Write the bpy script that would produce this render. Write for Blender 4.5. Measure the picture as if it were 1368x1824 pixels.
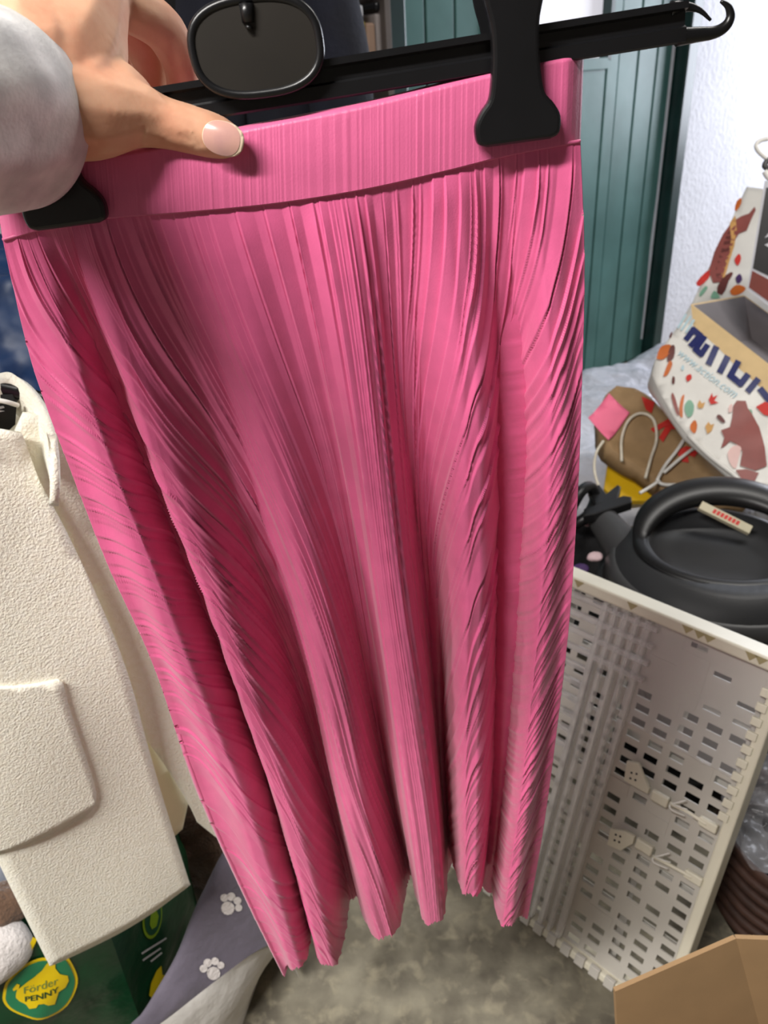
import bpy, bmesh, math, random
import numpy as np
from mathutils import Vector, Matrix, noise

random.seed(7); rng = np.random.default_rng(11)
for o in list(bpy.data.objects): bpy.data.objects.remove(o)
scene = bpy.context.scene
COL = scene.collection

# ------------------------------------------------------------------ camera
F = 1350.0; CX, CY = 684.0, 912.0; H = 1.3           # pixels of the 1368x1824 frame
_d = np.array([158., 2360., 1350.]); _d /= np.linalg.norm(_d)   # where straight down lies in the picture
_zw = -_d; _yw = np.array([0, 0, 1.]) - _d * _d[2]; _yw /= np.linalg.norm(_yw); _xw = np.cross(_yw, _zw)
M = np.array([_xw, _yw, _zw]); CAM = np.array([0, 0, H])
def ray(x, y): return M @ np.array([(x - CX) / F, (y - CY) / F, 1.])
def onY(x, y, Y): r = ray(x, y); return CAM + r * (Y / r[1])
def onZ(x, y, z): r = ray(x, y); return CAM + r * ((z - H) / r[2])
def atd(x, y, d): return CAM + ray(x, y) * d
def onP(x, y, p0, n): r = ray(x, y); return CAM + r * (np.dot(np.asarray(p0) - CAM, n) / np.dot(r, n))
cd = bpy.data.cameras.new('camera'); cam = bpy.data.objects.new('camera', cd); COL.objects.link(cam)
rot = Matrix(((M[0][0], -M[0][1], -M[0][2]), (M[1][0], -M[1][1], -M[1][2]), (M[2][0], -M[2][1], -M[2][2])))
cam.matrix_world = Matrix.Translation(Vector(CAM)) @ rot.to_4x4()
cd.sensor_fit = 'HORIZONTAL'; cd.sensor_width = 36; cd.lens = 36 * F / 1368; cd.clip_start = 0.02
cd.dof.use_dof = True; cd.dof.focus_distance = 0.47; cd.dof.aperture_fstop = 18
scene.camera = cam

# ------------------------------------------------------------------ light and exposure
scene.view_settings.view_transform = 'Standard'; scene.view_settings.look = 'None'
scene.view_settings.gamma = 1; scene.view_settings.use_curve_mapping = False
scene.view_settings.exposure = 0.75
w = bpy.data.worlds.new('world'); scene.world = w; w.use_nodes = True
w.node_tree.nodes['Background'].inputs[0].default_value = (0.82, 0.88, 1, 1)
w.node_tree.nodes['Background'].inputs[1].default_value = 0.5
def area_light(name, loc, target, sx, sy, power, col):
    l = bpy.data.lights.new(name, 'AREA'); l.shape = 'RECTANGLE'; l.size = sx; l.size_y = sy
    l.energy = power; l.color = col
    o = bpy.data.objects.new(name, l); COL.objects.link(o); o.location = loc
    d = Vector(target) - Vector(loc); o.rotation_euler = d.to_track_quat('-Z', 'Y').to_euler()
    return o
# room frame: back wall runs along A_, the right wall along B_
A_ = np.array([.804, .595, 0]); A_ /= np.linalg.norm(A_); B_ = np.array([A_[1], -A_[0], 0]); O_ = np.array([1.42, 3.73, 0])
def RP(s, t, z): return O_ + A_ * s + B_ * t + np.array([0, 0, z])
CEIL = 2.6
LAMPS = [(np.array([-1.0, -.50, CEIL - .1]), 52), (np.array([1.3, 1.3, CEIL - .1]), 14)]
for k, (p, e) in enumerate(LAMPS):
    area_light('ceiling_lamp_light', p - np.array([0, 0, .035]), p - np.array([0, 0, 1]) , 1.2, .16, e, (1, .965, .92))
wp = RP(1.86, .95, 1.6)
area_light('window_daylight', wp, wp - A_ * 1.0, 1.3, 1.5, 56, (.86, .9, 1))

# ------------------------------------------------------------------ material helpers
MATS = {}
def lin(c): return tuple(((v / 255) / 12.92 if v / 255 <= .04045 else (((v / 255) + .055) / 1.055) ** 2.4) for v in c) + (1,)
def mat(name, rgb, rough=.6, var=.12, scale=12, bump=0, bscale=60, metal=0, sheen=0, spec=.5, trans=0, alpha=1, rgb2=None, detail=4, coat=0, bdist=.002, sub=0):
    if name in MATS: return MATS[name]
    m = bpy.data.materials.new(name); m.use_nodes = True; nt = m.node_tree; b = nt.nodes['Principled BSDF']
    tc = nt.nodes.new('ShaderNodeTexCoord'); nz = nt.nodes.new('ShaderNodeTexNoise'); nz.inputs['Scale'].default_value = scale; nz.inputs['Detail'].default_value = detail
    nt.links.new(tc.outputs['Object'], nz.inputs['Vector'])
    rp = nt.nodes.new('ShaderNodeValToRGB'); c = lin(rgb)
    c2 = lin(rgb2) if rgb2 else tuple(v * (1 - var) for v in c[:3]) + (1,)
    c1 = c if rgb2 else tuple(min(1, v * (1 + var * .6)) for v in c[:3]) + (1,)
    rp.color_ramp.elements[0].position = .35; rp.color_ramp.elements[1].position = .65
    rp.color_ramp.elements[0].color = c2; rp.color_ramp.elements[1].color = c1
    nt.links.new(nz.outputs['Fac'], rp.inputs['Fac']); nt.links.new(rp.outputs['Color'], b.inputs['Base Color'])
    b.inputs['Roughness'].default_value = rough; b.inputs['Metallic'].default_value = metal
    b.inputs['Specular IOR Level'].default_value = spec; b.inputs['Sheen Weight'].default_value = sheen
    b.inputs['Transmission Weight'].default_value = trans; b.inputs['Alpha'].default_value = alpha
    b.inputs['Coat Weight'].default_value = coat
    if sub: b.inputs['Subsurface Weight'].default_value = sub; b.inputs['Subsurface Radius'].default_value = (.01, .004, .002); b.inputs['Subsurface Scale'].default_value = .5
    if bump:
        n2 = nt.nodes.new('ShaderNodeTexNoise'); n2.inputs['Scale'].default_value = bscale; n2.inputs['Detail'].default_value = 3
        nt.links.new(tc.outputs['Object'], n2.inputs['Vector'])
        bp = nt.nodes.new('ShaderNodeBump'); bp.inputs['Strength'].default_value = bump; bp.inputs['Distance'].default_value = bdist
        nt.links.new(n2.outputs['Fac'], bp.inputs['Height']); nt.links.new(bp.outputs['Normal'], b.inputs['Normal'])
    MATS[name] = m; return m
def film(name, rgb, opacity, rough=.15, bump=.6, bscale=25, bdist=.01):
    """thin plastic film: partly see-through, with a gloss of its own"""
    m = bpy.data.materials.new(name); m.use_nodes = True; nt = m.node_tree; b = nt.nodes['Principled BSDF']; out = nt.nodes['Material Output']
    b.inputs['Base Color'].default_value = lin(rgb); b.inputs['Roughness'].default_value = rough
    tr = nt.nodes.new('ShaderNodeBsdfTransparent'); mx = nt.nodes.new('ShaderNodeMixShader'); fr = nt.nodes.new('ShaderNodeLayerWeight'); fr.inputs[0].default_value = .35
    ad = nt.nodes.new('ShaderNodeMath'); ad.operation = 'MULTIPLY_ADD'; ad.inputs[1].default_value = .45; ad.inputs[2].default_value = opacity; ad.use_clamp = True
    nt.links.new(fr.outputs['Facing'], ad.inputs[0]); nt.links.new(ad.outputs[0], mx.inputs[0]); nt.links.new(tr.outputs[0], mx.inputs[1]); nt.links.new(b.outputs[0], mx.inputs[2]); nt.links.new(mx.outputs[0], out.inputs[0])
    tc = nt.nodes.new('ShaderNodeTexCoord'); n2 = nt.nodes.new('ShaderNodeTexNoise'); n2.inputs['Scale'].default_value = bscale
    nt.links.new(tc.outputs['Object'], n2.inputs['Vector']); bp = nt.nodes.new('ShaderNodeBump'); bp.inputs['Strength'].default_value = bump; bp.inputs['Distance'].default_value = bdist
    nt.links.new(n2.outputs['Fac'], bp.inputs['Height']); nt.links.new(bp.outputs['Normal'], b.inputs['Normal'])
    return m

PINK = mat('pink_plisse', (226, 100, 150), .36, .06, 60, .25, 900, sheen=.25, bdist=.0004)
PINKB = mat('pink_band', (224, 104, 152), .45, .06, 40, .25, 900, sheen=.2, bdist=.0004)
BLACKP = mat('black_hanger_plastic', (20, 20, 22), .32, .2, 20, .1, 200, bdist=.0005)
DISCP = mat('black_disc_face', (34, 30, 25), .45, .2, 20)
STEEL = mat('steel_wire', (180, 180, 185), .25, .1, 20, metal=1)
SKIN = mat('skin', (230, 184, 152), .62, .05, 35, .12, 320, spec=.25, sub=.12, rgb2=(216, 156, 126), bdist=.0012)
NAIL = mat('nail', (214, 165, 150), .22, .08, 60, rgb2=(196, 150, 145), coat=.4)
NAILT = mat('nail_tip', (232, 208, 182), .3, .05, 60)
GREYK = mat('grey_marl_knit', (232, 231, 228), .95, .15, 45, .25, 500, sheen=.3, rgb2=(190, 190, 188), detail=8, bdist=.001)
CREAM = mat('cream_boucle', (252, 249, 234), .95, .05, 160, .45, 420, sheen=.4, rgb2=(248, 243, 224), bdist=.0035)
CREAML = mat('cream_lining', (240, 228, 196), .5, .05, 20)
BLACKL = mat('black_label_fabric', (24, 24, 26), .8, .1, 40)
WHITEP = mat('white_plastic', (236, 234, 228), .4, .05, 30)
BLUEB = mat('dark_blue_plastic', (12, 38, 74), .5, .4, 9, .35, 9, bdist=.02, rgb2=(20, 52, 96))
GREENB = mat('dark_green_plastic', (10, 62, 34), .3, .25, 14, .5, 22, bdist=.008)
GREENL = mat('light_green_print', (38, 132, 88), .4, .08, 20)
YELLOWP = mat('yellow_print', (240, 208, 8), .4, .06, 20)
OLIVE = mat('olive_print', (120, 150, 20), .5, .06, 20)
DGREEN = mat('dark_green_print', (16, 70, 40), .5, .06, 20)
GREYG = mat('grey_green_print', (110, 140, 70), .5, .06, 20)
LAVGREY = mat('lavender_grey_fabric', (104, 98, 112), .85, .12, 18, .5, 60, sheen=.2, bdist=.004)
OFFW = mat('off_white_fabric', (206, 203, 198), .8, .1, 14, .5, 40, bdist=.006)
PLUSHW = mat('white_plush', (222, 216, 214), .95, .08, 30, .8, 200, sheen=.4, bdist=.003)
PLUSHB = mat('brown_plush', (108, 82, 64), .95, .2, 40, .9, 200, sheen=.3, bdist=.004)
BLUEG = mat('blue_grey_cloth', (150, 156, 170), .85, .1, 18, .4, 60, bdist=.003)
CRATEW = mat('off_white_crate_plastic', (200, 196, 188), .42, .06, 10, .1, 60)
CRATEC = mat('cream_crate_plastic', (226, 221, 202), .45, .06, 10, .1, 60)
NOTCH = mat('notch_shade', (170, 158, 118), .6, .1, 20)
CLEAR = film('clear_rigid_plastic', (235, 233, 233), .10, .08, .4, 30, .004)
CLEARS = film('clear_bar_plastic', (244, 242, 242), .24, .1, .3, 40, .003)
CLEARF = film('clear_film', (215, 215, 220), .06, .12, 1.0, 18, .02)
VACB = mat('charcoal_plastic', (44, 45, 47), .5, .15, 8, .12, 300)
VACD = mat('black_plastic', (16, 16, 17), .4, .15, 8)
VACG = mat('grey_plastic', (66, 66, 67), .45, .12, 8)
BEIGE = mat('beige_sticker', (196, 188, 160), .5, .06, 30)
REDP = mat('red_print', (200, 44, 36), .55, .08, 30)
DARKC = mat('black_cloth', (14, 13, 15), .9, .3, 20, .6, 40, bdist=.006)
NAVY = mat('navy_cloth', (10, 14, 30), .9, .3, 14, .5, 60, bdist=.004)
PURPLE = mat('purple_cloth', (70, 40, 96), .7, .2, 20)
PALEP = mat('pale_pink_cloth', (214, 186, 190), .7, .1, 20)
YELLOW = mat('yellow_card', (232, 186, 6), .5, .08, 14)
KRAFT = mat('kraft_paper', (160, 130, 92), .75, .12, 22, .5, 26, bdist=.006, rgb2=(146, 118, 82))
CORD = mat('cream_cord', (222, 214, 196), .8, .1, 60)
PINKN = mat('pink_paper', (250, 120, 155), .6, .04, 30)
BAGW = mat('white_bag_plastic', (222, 220, 214), .4, .05, 12, .5, 16, bdist=.006)
NAVYP = mat('navy_print', (18, 28, 92), .45, .05, 30)
PALEB = mat('pale_blue_print', (176, 204, 214), .5, .05, 30)
BROWNP = mat('brown_red_print', (138, 72, 66), .5, .12, 20)
DBROWN = mat('dark_brown_print', (96, 44, 40), .5, .12, 20)
TANP = mat('tan_print', (204, 156, 92), .5, .1, 20)
ORANGEP = mat('orange_print', (196, 100, 32), .5, .12, 20)
TEALP = mat('teal_print', (124, 172, 146), .5, .12, 20)
PINKP = mat('pink_print', (226, 190, 184), .5, .08, 20)
BOXK = mat('kraft_board', (208, 180, 132), .7, .06, 26)
BOXG = mat('grey_board', (112, 106, 108), .7, .08, 14)
BOXB = mat('black_gloss_card', (14, 15, 20), .35, .1, 10)
BOXR = mat('brick_red_card', (134, 58, 46), .5, .1, 10)
CARD = mat('brown_cardboard', (168, 136, 98), .8, .06, 16, .15, 120, bdist=.001)
BASKET = mat('brown_basket', (62, 38, 28), .7, .3, 30, .5, 60)
GREEND = mat('green_door_paint', (80, 124, 120), .4, .12, 5, .25, 14, rgb2=(66, 108, 104), bdist=.002)
GREENF = mat('dark_green_frame_paint', (26, 52, 50), .35, .25, 9)
BRASS = mat('brass', (190, 150, 70), .35, .1, 20, metal=.8)
SHELFM = mat('brown_grey_shelf', (92, 84, 80), .7, .1, 12)
WHITEI = mat('white_item', (220, 222, 230), .6, .05, 12)
YELI = mat('yellow_item', (168, 152, 40), .6, .1, 12)
TANI = mat('tan_item', (150, 124, 106), .7, .1, 12)
GREYI = mat('grey_item', (140, 132, 130), .7, .1, 12)
SHEETW = mat('white_plastic_sheet', (206, 208, 218), .25, .06, 8, 1.0, 9, bdist=.03)

def wallmat(name, rgb, bs=45, bd=.006):
    return mat(name, rgb, .9, .04, 6, .9, bs, bdist=bd)
WALLW = wallmat('white_roughcast', (226, 226, 232)); CEILM = wallmat('ceiling_boards', (112, 104, 96), 30, .002); WALLG = wallmat('grey_render', (112, 106, 100), 40, .004)
def floormat():
    m = bpy.data.materials.new('stained_concrete'); m.use_nodes = True; nt = m.node_tree; b = nt.nodes['Principled BSDF']; b.inputs['Roughness'].default_value = .75
    tc = nt.nodes.new('ShaderNodeTexCoord')
    def nz(sc, det, lo, hi, c0, c1, dist=0):
        n = nt.nodes.new('ShaderNodeTexNoise'); n.inputs['Scale'].default_value = sc; n.inputs['Detail'].default_value = det; n.inputs['Distortion'].default_value = dist; nt.links.new(tc.outputs['Object'], n.inputs['Vector'])
        r = nt.nodes.new('ShaderNodeValToRGB'); r.color_ramp.elements[0].position = lo; r.color_ramp.elements[1].position = hi; r.color_ramp.elements[0].color = c0; r.color_ramp.elements[1].color = c1
        nt.links.new(n.outputs['Fac'], r.inputs['Fac']); return r
    a = nz(14, 9, .34, .68, lin((98, 92, 80)), lin((150, 144, 126)), .15)
    s = nz(34, 9, .52, .74, (0, 0, 0, 1), (1, 1, 1, 1), .3)
    mx = nt.nodes.new('ShaderNodeMix'); mx.data_type = 'RGBA'; nt.links.new(s.outputs['Color'], mx.inputs[0]); nt.links.new(a.outputs['Color'], mx.inputs[6]); mx.inputs[7].default_value = lin((164, 156, 134))
    d = nz(5, 5, .50, .62, (1, 1, 1, 1), (.5, .48, .45, 1), .2)
    m2 = nt.nodes.new('ShaderNodeMix'); m2.data_type = 'RGBA'; m2.blend_type = 'MULTIPLY'; m2.inputs[0].default_value = .8; nt.links.new(mx.outputs[2], m2.inputs[6]); nt.links.new(d.outputs['Color'], m2.inputs[7])
    nt.links.new(m2.outputs[2], b.inputs['Base Color'])
    n2 = nt.nodes.new('ShaderNodeTexNoise'); n2.inputs['Scale'].default_value = 60; n2.inputs['Detail'].default_value = 6; nt.links.new(tc.outputs['Object'], n2.inputs['Vector'])
    bp = nt.nodes.new('ShaderNodeBump'); bp.inputs['Strength'].default_value = .35; bp.inputs['Distance'].default_value = .003; nt.links.new(n2.outputs['Fac'], bp.inputs['Height']); nt.links.new(bp.outputs['Normal'], b.inputs['Normal'])
    return m
FLOORM = floormat()

# ------------------------------------------------------------------ object helpers
def tag(o, label=None, cat=None, group=None, kind=None):
    if label: o['label'] = label
    if cat: o['category'] = cat
    if group: o['group'] = group
    if kind: o['kind'] = kind
    return o
def finish(name, me, m, parent=None, smooth=True):
    o = bpy.data.objects.new(name, me); COL.objects.link(o)
    if m: me.materials.append(m)
    if smooth and len(me.polygons): me.polygons.foreach_set('use_smooth', [True] * len(me.polygons))
    if parent: o.parent = parent; o.matrix_parent_inverse = Matrix.Translation(-Vector(parent.location))
    return o
def mesh(name, v, f, m, parent=None, smooth=True):
    me = bpy.data.meshes.new(name); me.from_pydata([tuple(map(float, p)) for p in v], [], f); me.update()
    return finish(name, me, m, parent, smooth)
def frombm(name, bm, m, parent=None, smooth=False):
    bmesh.ops.recalc_face_normals(bm, faces=bm.faces)
    me = bpy.data.meshes.new(name); bm.to_mesh(me); bm.free(); return finish(name, me, m, parent, smooth)
def empty(name, loc, label, cat, group=None):
    o = bpy.data.objects.new(name, None); COL.objects.link(o); o.location = Vector(loc); o.empty_display_size = .05
    return tag(o, label, cat, group)
def N(v): v = np.asarray(v, float); return v / np.linalg.norm(v)
def frame_map(p0, ex, ey, ez=None):
    p0, ex, ey = map(lambda q: np.asarray(q, float), (p0, ex, ey)); ez = N(np.cross(ex, ey)) if ez is None else np.asarray(ez)
    return lambda x, y, z=0: p0 + ex * x + ey * y + ez * z
def box_bm(bm, mp, x0, x1, y0, y1, z0, z1, bev=0):
    vs = [bm.verts.new(Vector(mp(x, y, z))) for x in (x0, x1) for y in (y0, y1) for z in (z0, z1)]
    fs = [bm.faces.new([vs[i] for i in q]) for q in ((0, 1, 3, 2), (4, 6, 7, 5), (0, 4, 5, 1), (2, 3, 7, 6), (0, 2, 6, 4), (1, 5, 7, 3))]
    bmesh.ops.recalc_face_normals(bm, faces=fs)
    if bev:
        es = list({e for f in fs for e in f.edges}); bmesh.ops.bevel(bm, geom=es, offset=bev, segments=2, affect='EDGES', profile=.5)
def boxo(name, mp, ext, m, parent=None, bev=.002):
    bm = bmesh.new(); box_bm(bm, mp, *ext, bev=bev); return frombm(name, bm, m, parent)
WM = frame_map((0, 0, 0), (1, 0, 0), (0, 1, 0), (0, 0, 1))
def poly_bm(bm, pts, mp, z0, z1, bev=0):
    """prism over a 2D outline, between heights z0 and z1 of the frame"""
    b = [bm.verts.new(Vector(mp(x, y, z0))) for x, y in pts]; t = [bm.verts.new(Vector(mp(x, y, z1))) for x, y in pts]
    n = len(pts); fs = [bm.faces.new(t), bm.faces.new(b[::-1])]
    for i in range(n): fs.append(bm.faces.new((b[i], b[(i + 1) % n], t[(i + 1) % n], t[i])))
    bmesh.ops.recalc_face_normals(bm, faces=fs)
    if bev:
        es = [e for e in fs[0].edges]; bmesh.ops.bevel(bm, geom=es, offset=bev, segments=3, affect='EDGES', profile=.5)
def prism(name, pts, mp, z0, z1, m, parent=None, bev=0, smooth=False):
    bm = bmesh.new(); poly_bm(bm, pts, mp, z0, z1, bev); return frombm(name, bm, m, parent, smooth)
def spline(pts, n, closed=False):
    """Catmull-Rom through points of any dimension"""
    P = np.asarray(pts, float); k = len(P); out = []
    segs = k if closed else k - 1
    for i in range(n if closed else n):
        t = i / n * segs if closed else i / (n - 1) * segs
        j = min(int(t), segs - 1); f = t - j
        g = (lambda q: P[q % k]) if closed else (lambda q: P[q] if 0 <= q < k else (2 * P[0] - P[1] if q < 0 else 2 * P[-1] - P[-2]))
        a, b, c, d = g(j - 1), g(j), g(j + 1), g(j + 2)
        out.append(.5 * (2 * b + (c - a) * f + (2 * a - 5 * b + 4 * c - d) * f * f + (3 * b - a - 3 * c + d) * f ** 3))
    return np.array(out)
def tube_mesh(pts, rad, seg=10, cap=True, flat=1.0, up=None):
    P = np.asarray(pts, float); n = len(P); R = np.full(n, rad) if np.isscalar(rad) else np.asarray(rad, float)
    T = np.gradient(P, axis=0); T /= np.linalg.norm(T, axis=1)[:, None] + 1e-12
    u = np.asarray(up, float) if up is not None else (np.array([0, 0, 1.]) if abs(T[0][2]) < .9 else np.array([1., 0, 0]))
    v, f = [], []
    for i in range(n):
        u = u - T[i] * np.dot(u, T[i]); u /= np.linalg.norm(u); w_ = np.cross(T[i], u)
        for k in range(seg):
            a = 2 * math.pi * k / seg; v.append(P[i] + R[i] * (math.cos(a) * u * flat + math.sin(a) * w_))
    for i in range(n - 1):
        for k in range(seg): f.append((i * seg + k, i * seg + (k + 1) % seg, (i + 1) * seg + (k + 1) % seg, (i + 1) * seg + k))
    if cap: f.append(tuple(range(seg))[::-1]); f.append(tuple((n - 1) * seg + k for k in range(seg)))
    return v, f
def tube(name, pts, rad, m, parent=None, seg=10, n=None, flat=1.0, up=None):
    if n: pts = spline(pts, n); rad = np.interp(np.linspace(0, 1, n), np.linspace(0, 1, len(rad)), rad) if not np.isscalar(rad) else rad
    v, f = tube_mesh(pts, rad, seg, True, flat, up); return mesh(name, v, f, m, parent)
def lathe(name, prof, mp, m, parent=None, seg=48, sx=1, sy=1):
    v, f = [], []
    for r, z in prof:
        for k in range(seg): a = 2 * math.pi * k / seg; v.append(mp(r * math.cos(a) * sx, r * math.sin(a) * sy, z))
    for i in range(len(prof) - 1):
        for k in range(seg): f.append((i * seg + k, i * seg + (k + 1) % seg, (i + 1) * seg + (k + 1) % seg, (i + 1) * seg + k))
    f.append(tuple(range(seg))[::-1]); f.append(tuple((len(prof) - 1) * seg + k for k in range(seg)))
    return mesh(name, v, f, m, parent)
def grid_poly(pts, step):
    """cut a 2D outline into a fine grid so it can be bent"""
    bm = bmesh.new(); bm.faces.new([bm.verts.new((x, y, 0)) for x, y in pts])
    P = np.array(pts); lo, hi = P.min(0), P.max(0)
    for ax in (0, 1):
        k = lo[ax] + step
        while k < hi[ax] - step * .2:
            co = (k, 0, 0) if ax == 0 else (0, k, 0); no = (1, 0, 0) if ax == 0 else (0, 1, 0)
            bmesh.ops.bisect_plane(bm, geom=bm.verts[:] + bm.edges[:] + bm.faces[:], plane_co=co, plane_no=no); k += step
    return bm
def panel(name, pts, fn, m, parent=None, step=.02, thick=0, smooth=True):
    """flexible sheet: 2D outline, fn(x,y)->3D point, given a thickness"""
    bm = grid_poly(pts, step)
    for v in bm.verts: v.co = Vector(fn(v.co.x, v.co.y))
    me = bpy.data.meshes.new(name); bm.to_mesh(me); bm.free(); o = finish(name, me, m, parent, smooth)
    if thick:
        s = o.modifiers.new('thickness', 'SOLIDIFY'); s.thickness = thick; s.offset = 0
    return o
def text_pts(txt, size, bold=0):
    c = bpy.data.curves.new('t', 'FONT'); c.body = txt; c.size = size; c.offset = bold; c.resolution_u = 3; c.align_x = 'CENTER'; c.align_y = 'CENTER'
    o = bpy.data.objects.new('t', c); COL.objects.link(o); dg = bpy.context.evaluated_depsgraph_get(); me = o.evaluated_get(dg).to_mesh()
    v = [tuple(p.co) for p in me.vertices]; f = [tuple(p.vertices) for p in me.polygons]
    bpy.data.objects.remove(o); bpy.data.curves.remove(c); return v, f
def fbm(p, sc, oc=3):
    return noise.fractal(Vector(p) * sc, .8, 2.0, oc)
def lump(name, c, half, m, parent=None, power=2.6, rough=.05, sc=5, sub=5, rotz=0, seed=0, tilt=(0, 0), crease=0):
    """soft lumpy solid: superellipsoid pushed about by noise"""
    bm = bmesh.new(); bmesh.ops.create_icosphere(bm, subdivisions=sub, radius=1)
    R = Matrix.Rotation(rotz, 3, 'Z') @ Matrix.Rotation(tilt[0], 3, 'X') @ Matrix.Rotation(tilt[1], 3, 'Y')
    for v in bm.verts:
        d = v.co.normalized(); k = (abs(d.x) ** power + abs(d.y) ** power + abs(d.z) ** power) ** (-1 / power)
        q = Vector((d.x * half[0], d.y * half[1], d.z * half[2])) * k; s = Vector((seed * 3.1, seed * 1.7, seed))
        r = fbm(q + s, sc) * rough
        if crease: r -= crease * abs(noise.noise((q + s) * sc * 1.7))
        v.co = R @ (q + d * r) + Vector(c)
    return frombm(name, bm, m, parent, True)

def thick_away(o, th):
    me = o.data; n_ = np.mean([np.array(p.normal) for p in me.polygons], 0); c_ = np.mean([np.array(v.co) for v in me.vertices], 0)
    md = o.modifiers.new('thickness', 'SOLIDIFY'); md.thickness = th; md.offset = -1 if n_ @ (CAM - c_) > 0 else 1
# ------------------------------------------------------------------ room
def quad(name, a, b, c, d, m): return tag(mesh(name, [a, b, c, d], [(0, 1, 2, 3)], m, smooth=False), kind='structure')
S0, S1, T1 = -5.6, 1.9, 4.9
def slab(name, mp, ext, m): return tag(boxo(name, mp, ext, m, None, 0), kind='structure')
RM = frame_map(O_, A_, B_, (0, 0, 1))
slab('floor', RM, (S0, S1, -.05, T1, -.08, 0), FLOORM)
slab('ceiling', RM, (S0, S1, -.05, T1, CEIL, CEIL + .06), CEILM)
slab('wall_back', RM, (S0, S1, -.13, -.05, 0, CEIL), WALLW)
slab('wall_left', RM, (S0 - .08, S0, -.05, T1, 0, CEIL), WALLG)
slab('wall_front', RM, (S0, S1, T1, T1 + .08, 0, CEIL), WALLG)
bm = bmesh.new()
for e in ((S1, S1 + .08, -.05, .3, 0, CEIL), (S1, S1 + .08, 1.6, T1, 0, CEIL), (S1, S1 + .08, .3, 1.6, 0, .85), (S1, S1 + .08, .3, 1.6, 2.35, CEIL)): box_bm(bm, RM, *e)
tag(frombm('wall_right', bm, WALLW), kind='structure')
win = tag(empty('window_1', RP(S1, .95, .85), None, None), kind='structure')
bm = bmesh.new()
for e in ((S1, S1 + .06, .3, .36, .85, 2.35), (S1, S1 + .06, 1.54, 1.6, .85, 2.35), (S1, S1 + .06, .36, 1.54, .85, .91), (S1, S1 + .06, .36, 1.54, 2.29, 2.35), (S1 + .01, S1 + .05, .93, .97, .91, 2.29)): box_bm(bm, RM, *e)
frombm('window_frame', bm, WHITEP, win)
GLASS = film('window_glass', (240, 245, 250), .03, .02, 0)
for t0, t1 in ((.36, .93), (.97, 1.54)): boxo('pane', RM, (S1 + .028, S1 + .032, t0, t1, .91, 2.29), GLASS, win, 0)

# ceiling lamps: the tube emits, the area light below it carries its light
def emis(name, col, s):
    m = bpy.data.materials.new(name); m.use_nodes = True; b = m.node_tree.nodes['Principled BSDF']; b.inputs['Emission Color'].default_value = col; b.inputs['Emission Strength'].default_value = s; return m
TUBEM = emis('lamp_tube', (1, .95, .86, 1), 4)
for k, (p, e) in enumerate(LAMPS):
    L = empty('ceiling_lamp', p + np.array([0, 0, .1]), ['white ceiling lamp with glowing tube above the skirt', 'white ceiling lamp with glowing tube towards the green door'][k], 'lamp', 'ceiling lamps')
    mp = frame_map(p, (1, 0, 0), (0, 1, 0), (0, 0, 1))
    boxo('housing', mp, (-.62, .62, -.05, .05, .03, .1), WHITEP, L); tube('lamp_tube', [p + np.array([-.58, 0, .01]), p + np.array([.58, 0, .01])], .013, TUBEM, L)

# ------------------------------------------------------------------ green door
def wall_sz(px, py, off=0): q = onP(px, py, O_ + B_ * off, B_) - O_; return np.dot(q, A_), q[2]
sL = wall_sz(704, 60)[0]; sR = wall_sz(1168, 400)[0]
door = tag(empty('door_1', RP((sL + sR) / 2, 0, 0), None, None), kind='structure')
pl_s0 = wall_sz(864, 40)[0]; pl_s1 = wall_sz(1086, 40)[0]; pz = wall_sz(1070, 108)[1]
ns = int(round((sR - sL) / .125)); ed = np.linspace(sL, sR, ns + 1)
# snap two plank joints to the glazed opening
i0 = int(np.argmin(abs(ed - pl_s0))); i1 = int(np.argmin(abs(ed - pl_s1))); ed[i0] = pl_s0; ed[i1] = pl_s1
for i in range(ns):
    a, b = ed[i] + .003, ed[i + 1] - .003
    top = pz if i0 <= i < i1 else 2.3
    bm = bmesh.new(); box_bm(bm, RM, a, b, -.03, .0 + .002 * ((i * 7) % 3 - 1), .01, top, .004); frombm('plank', bm, GREEND, door)
boxo('backing_board', RM, (sL, sR, -.045, -.032, .01, pz), GREENF, door, 0)
boxo('glazing_bar', RM, (ed[i0], ed[i1], -.03, .012, pz - .03, pz + .01), GREEND, door)
boxo('pane', RM, (ed[i0], ed[i1], -.034, -.028, pz, 2.3), emis('daylight_glow_pane', (.55, .54, .62, 1), .45), door, 0)  # pane's own mild emission stands in for daylight behind the glass
for s in (ed[i0], ed[i1]): boxo('glazing_stile', RM, (s - .012, s + .012, -.03, .012, pz, 2.3), GREENF, door)
bm = bmesh.new(); box_bm(bm, RM, wall_sz(713, 160)[0] - .02, wall_sz(713, 160)[0] + .01, 0, .03, wall_sz(705, 162)[1] - .06, wall_sz(705, 162)[1] + .05, .006); frombm('latch', bm, BRASS, door)
WORNW = mat('worn_white_paint', (212, 216, 226), .8, .08, 20)
pp = [(1.0, 0), (1, .3), (.4, .5), (1, .75), (.7, 1.2), (.2, 1.7), (-.2, 2.3), (2.2, 2.3), (2.2, 0)]
prism('worn_paint_strip', [(sR - .035 + a * .012, .1 + z * .9) for a, z in pp], lambda x, y, z=0: RM(x, z, y), .001, .004, WORNW, door)
tf = tag(empty('trim_1', RP(sR, 0, 0), None, None), kind='structure')
boxo('frame_post', RM, (sR + .004, sR + .075, -.05, .06, 0, 2.42), GREENF, tf, .006); boxo('frame_post', RM, (sR + .08, sR + .115, -.05, .03, 0, 2.42), GREENF, tf, .006)
boxo('frame_post', RM, (sL - .07, sL - .004, -.05, .06, 0, 2.42), GREENF, tf, .006); boxo('frame_head', RM, (sL - .07, sR + .115, -.05, .06, 2.31, 2.42), GREENF, tf, .006)

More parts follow.
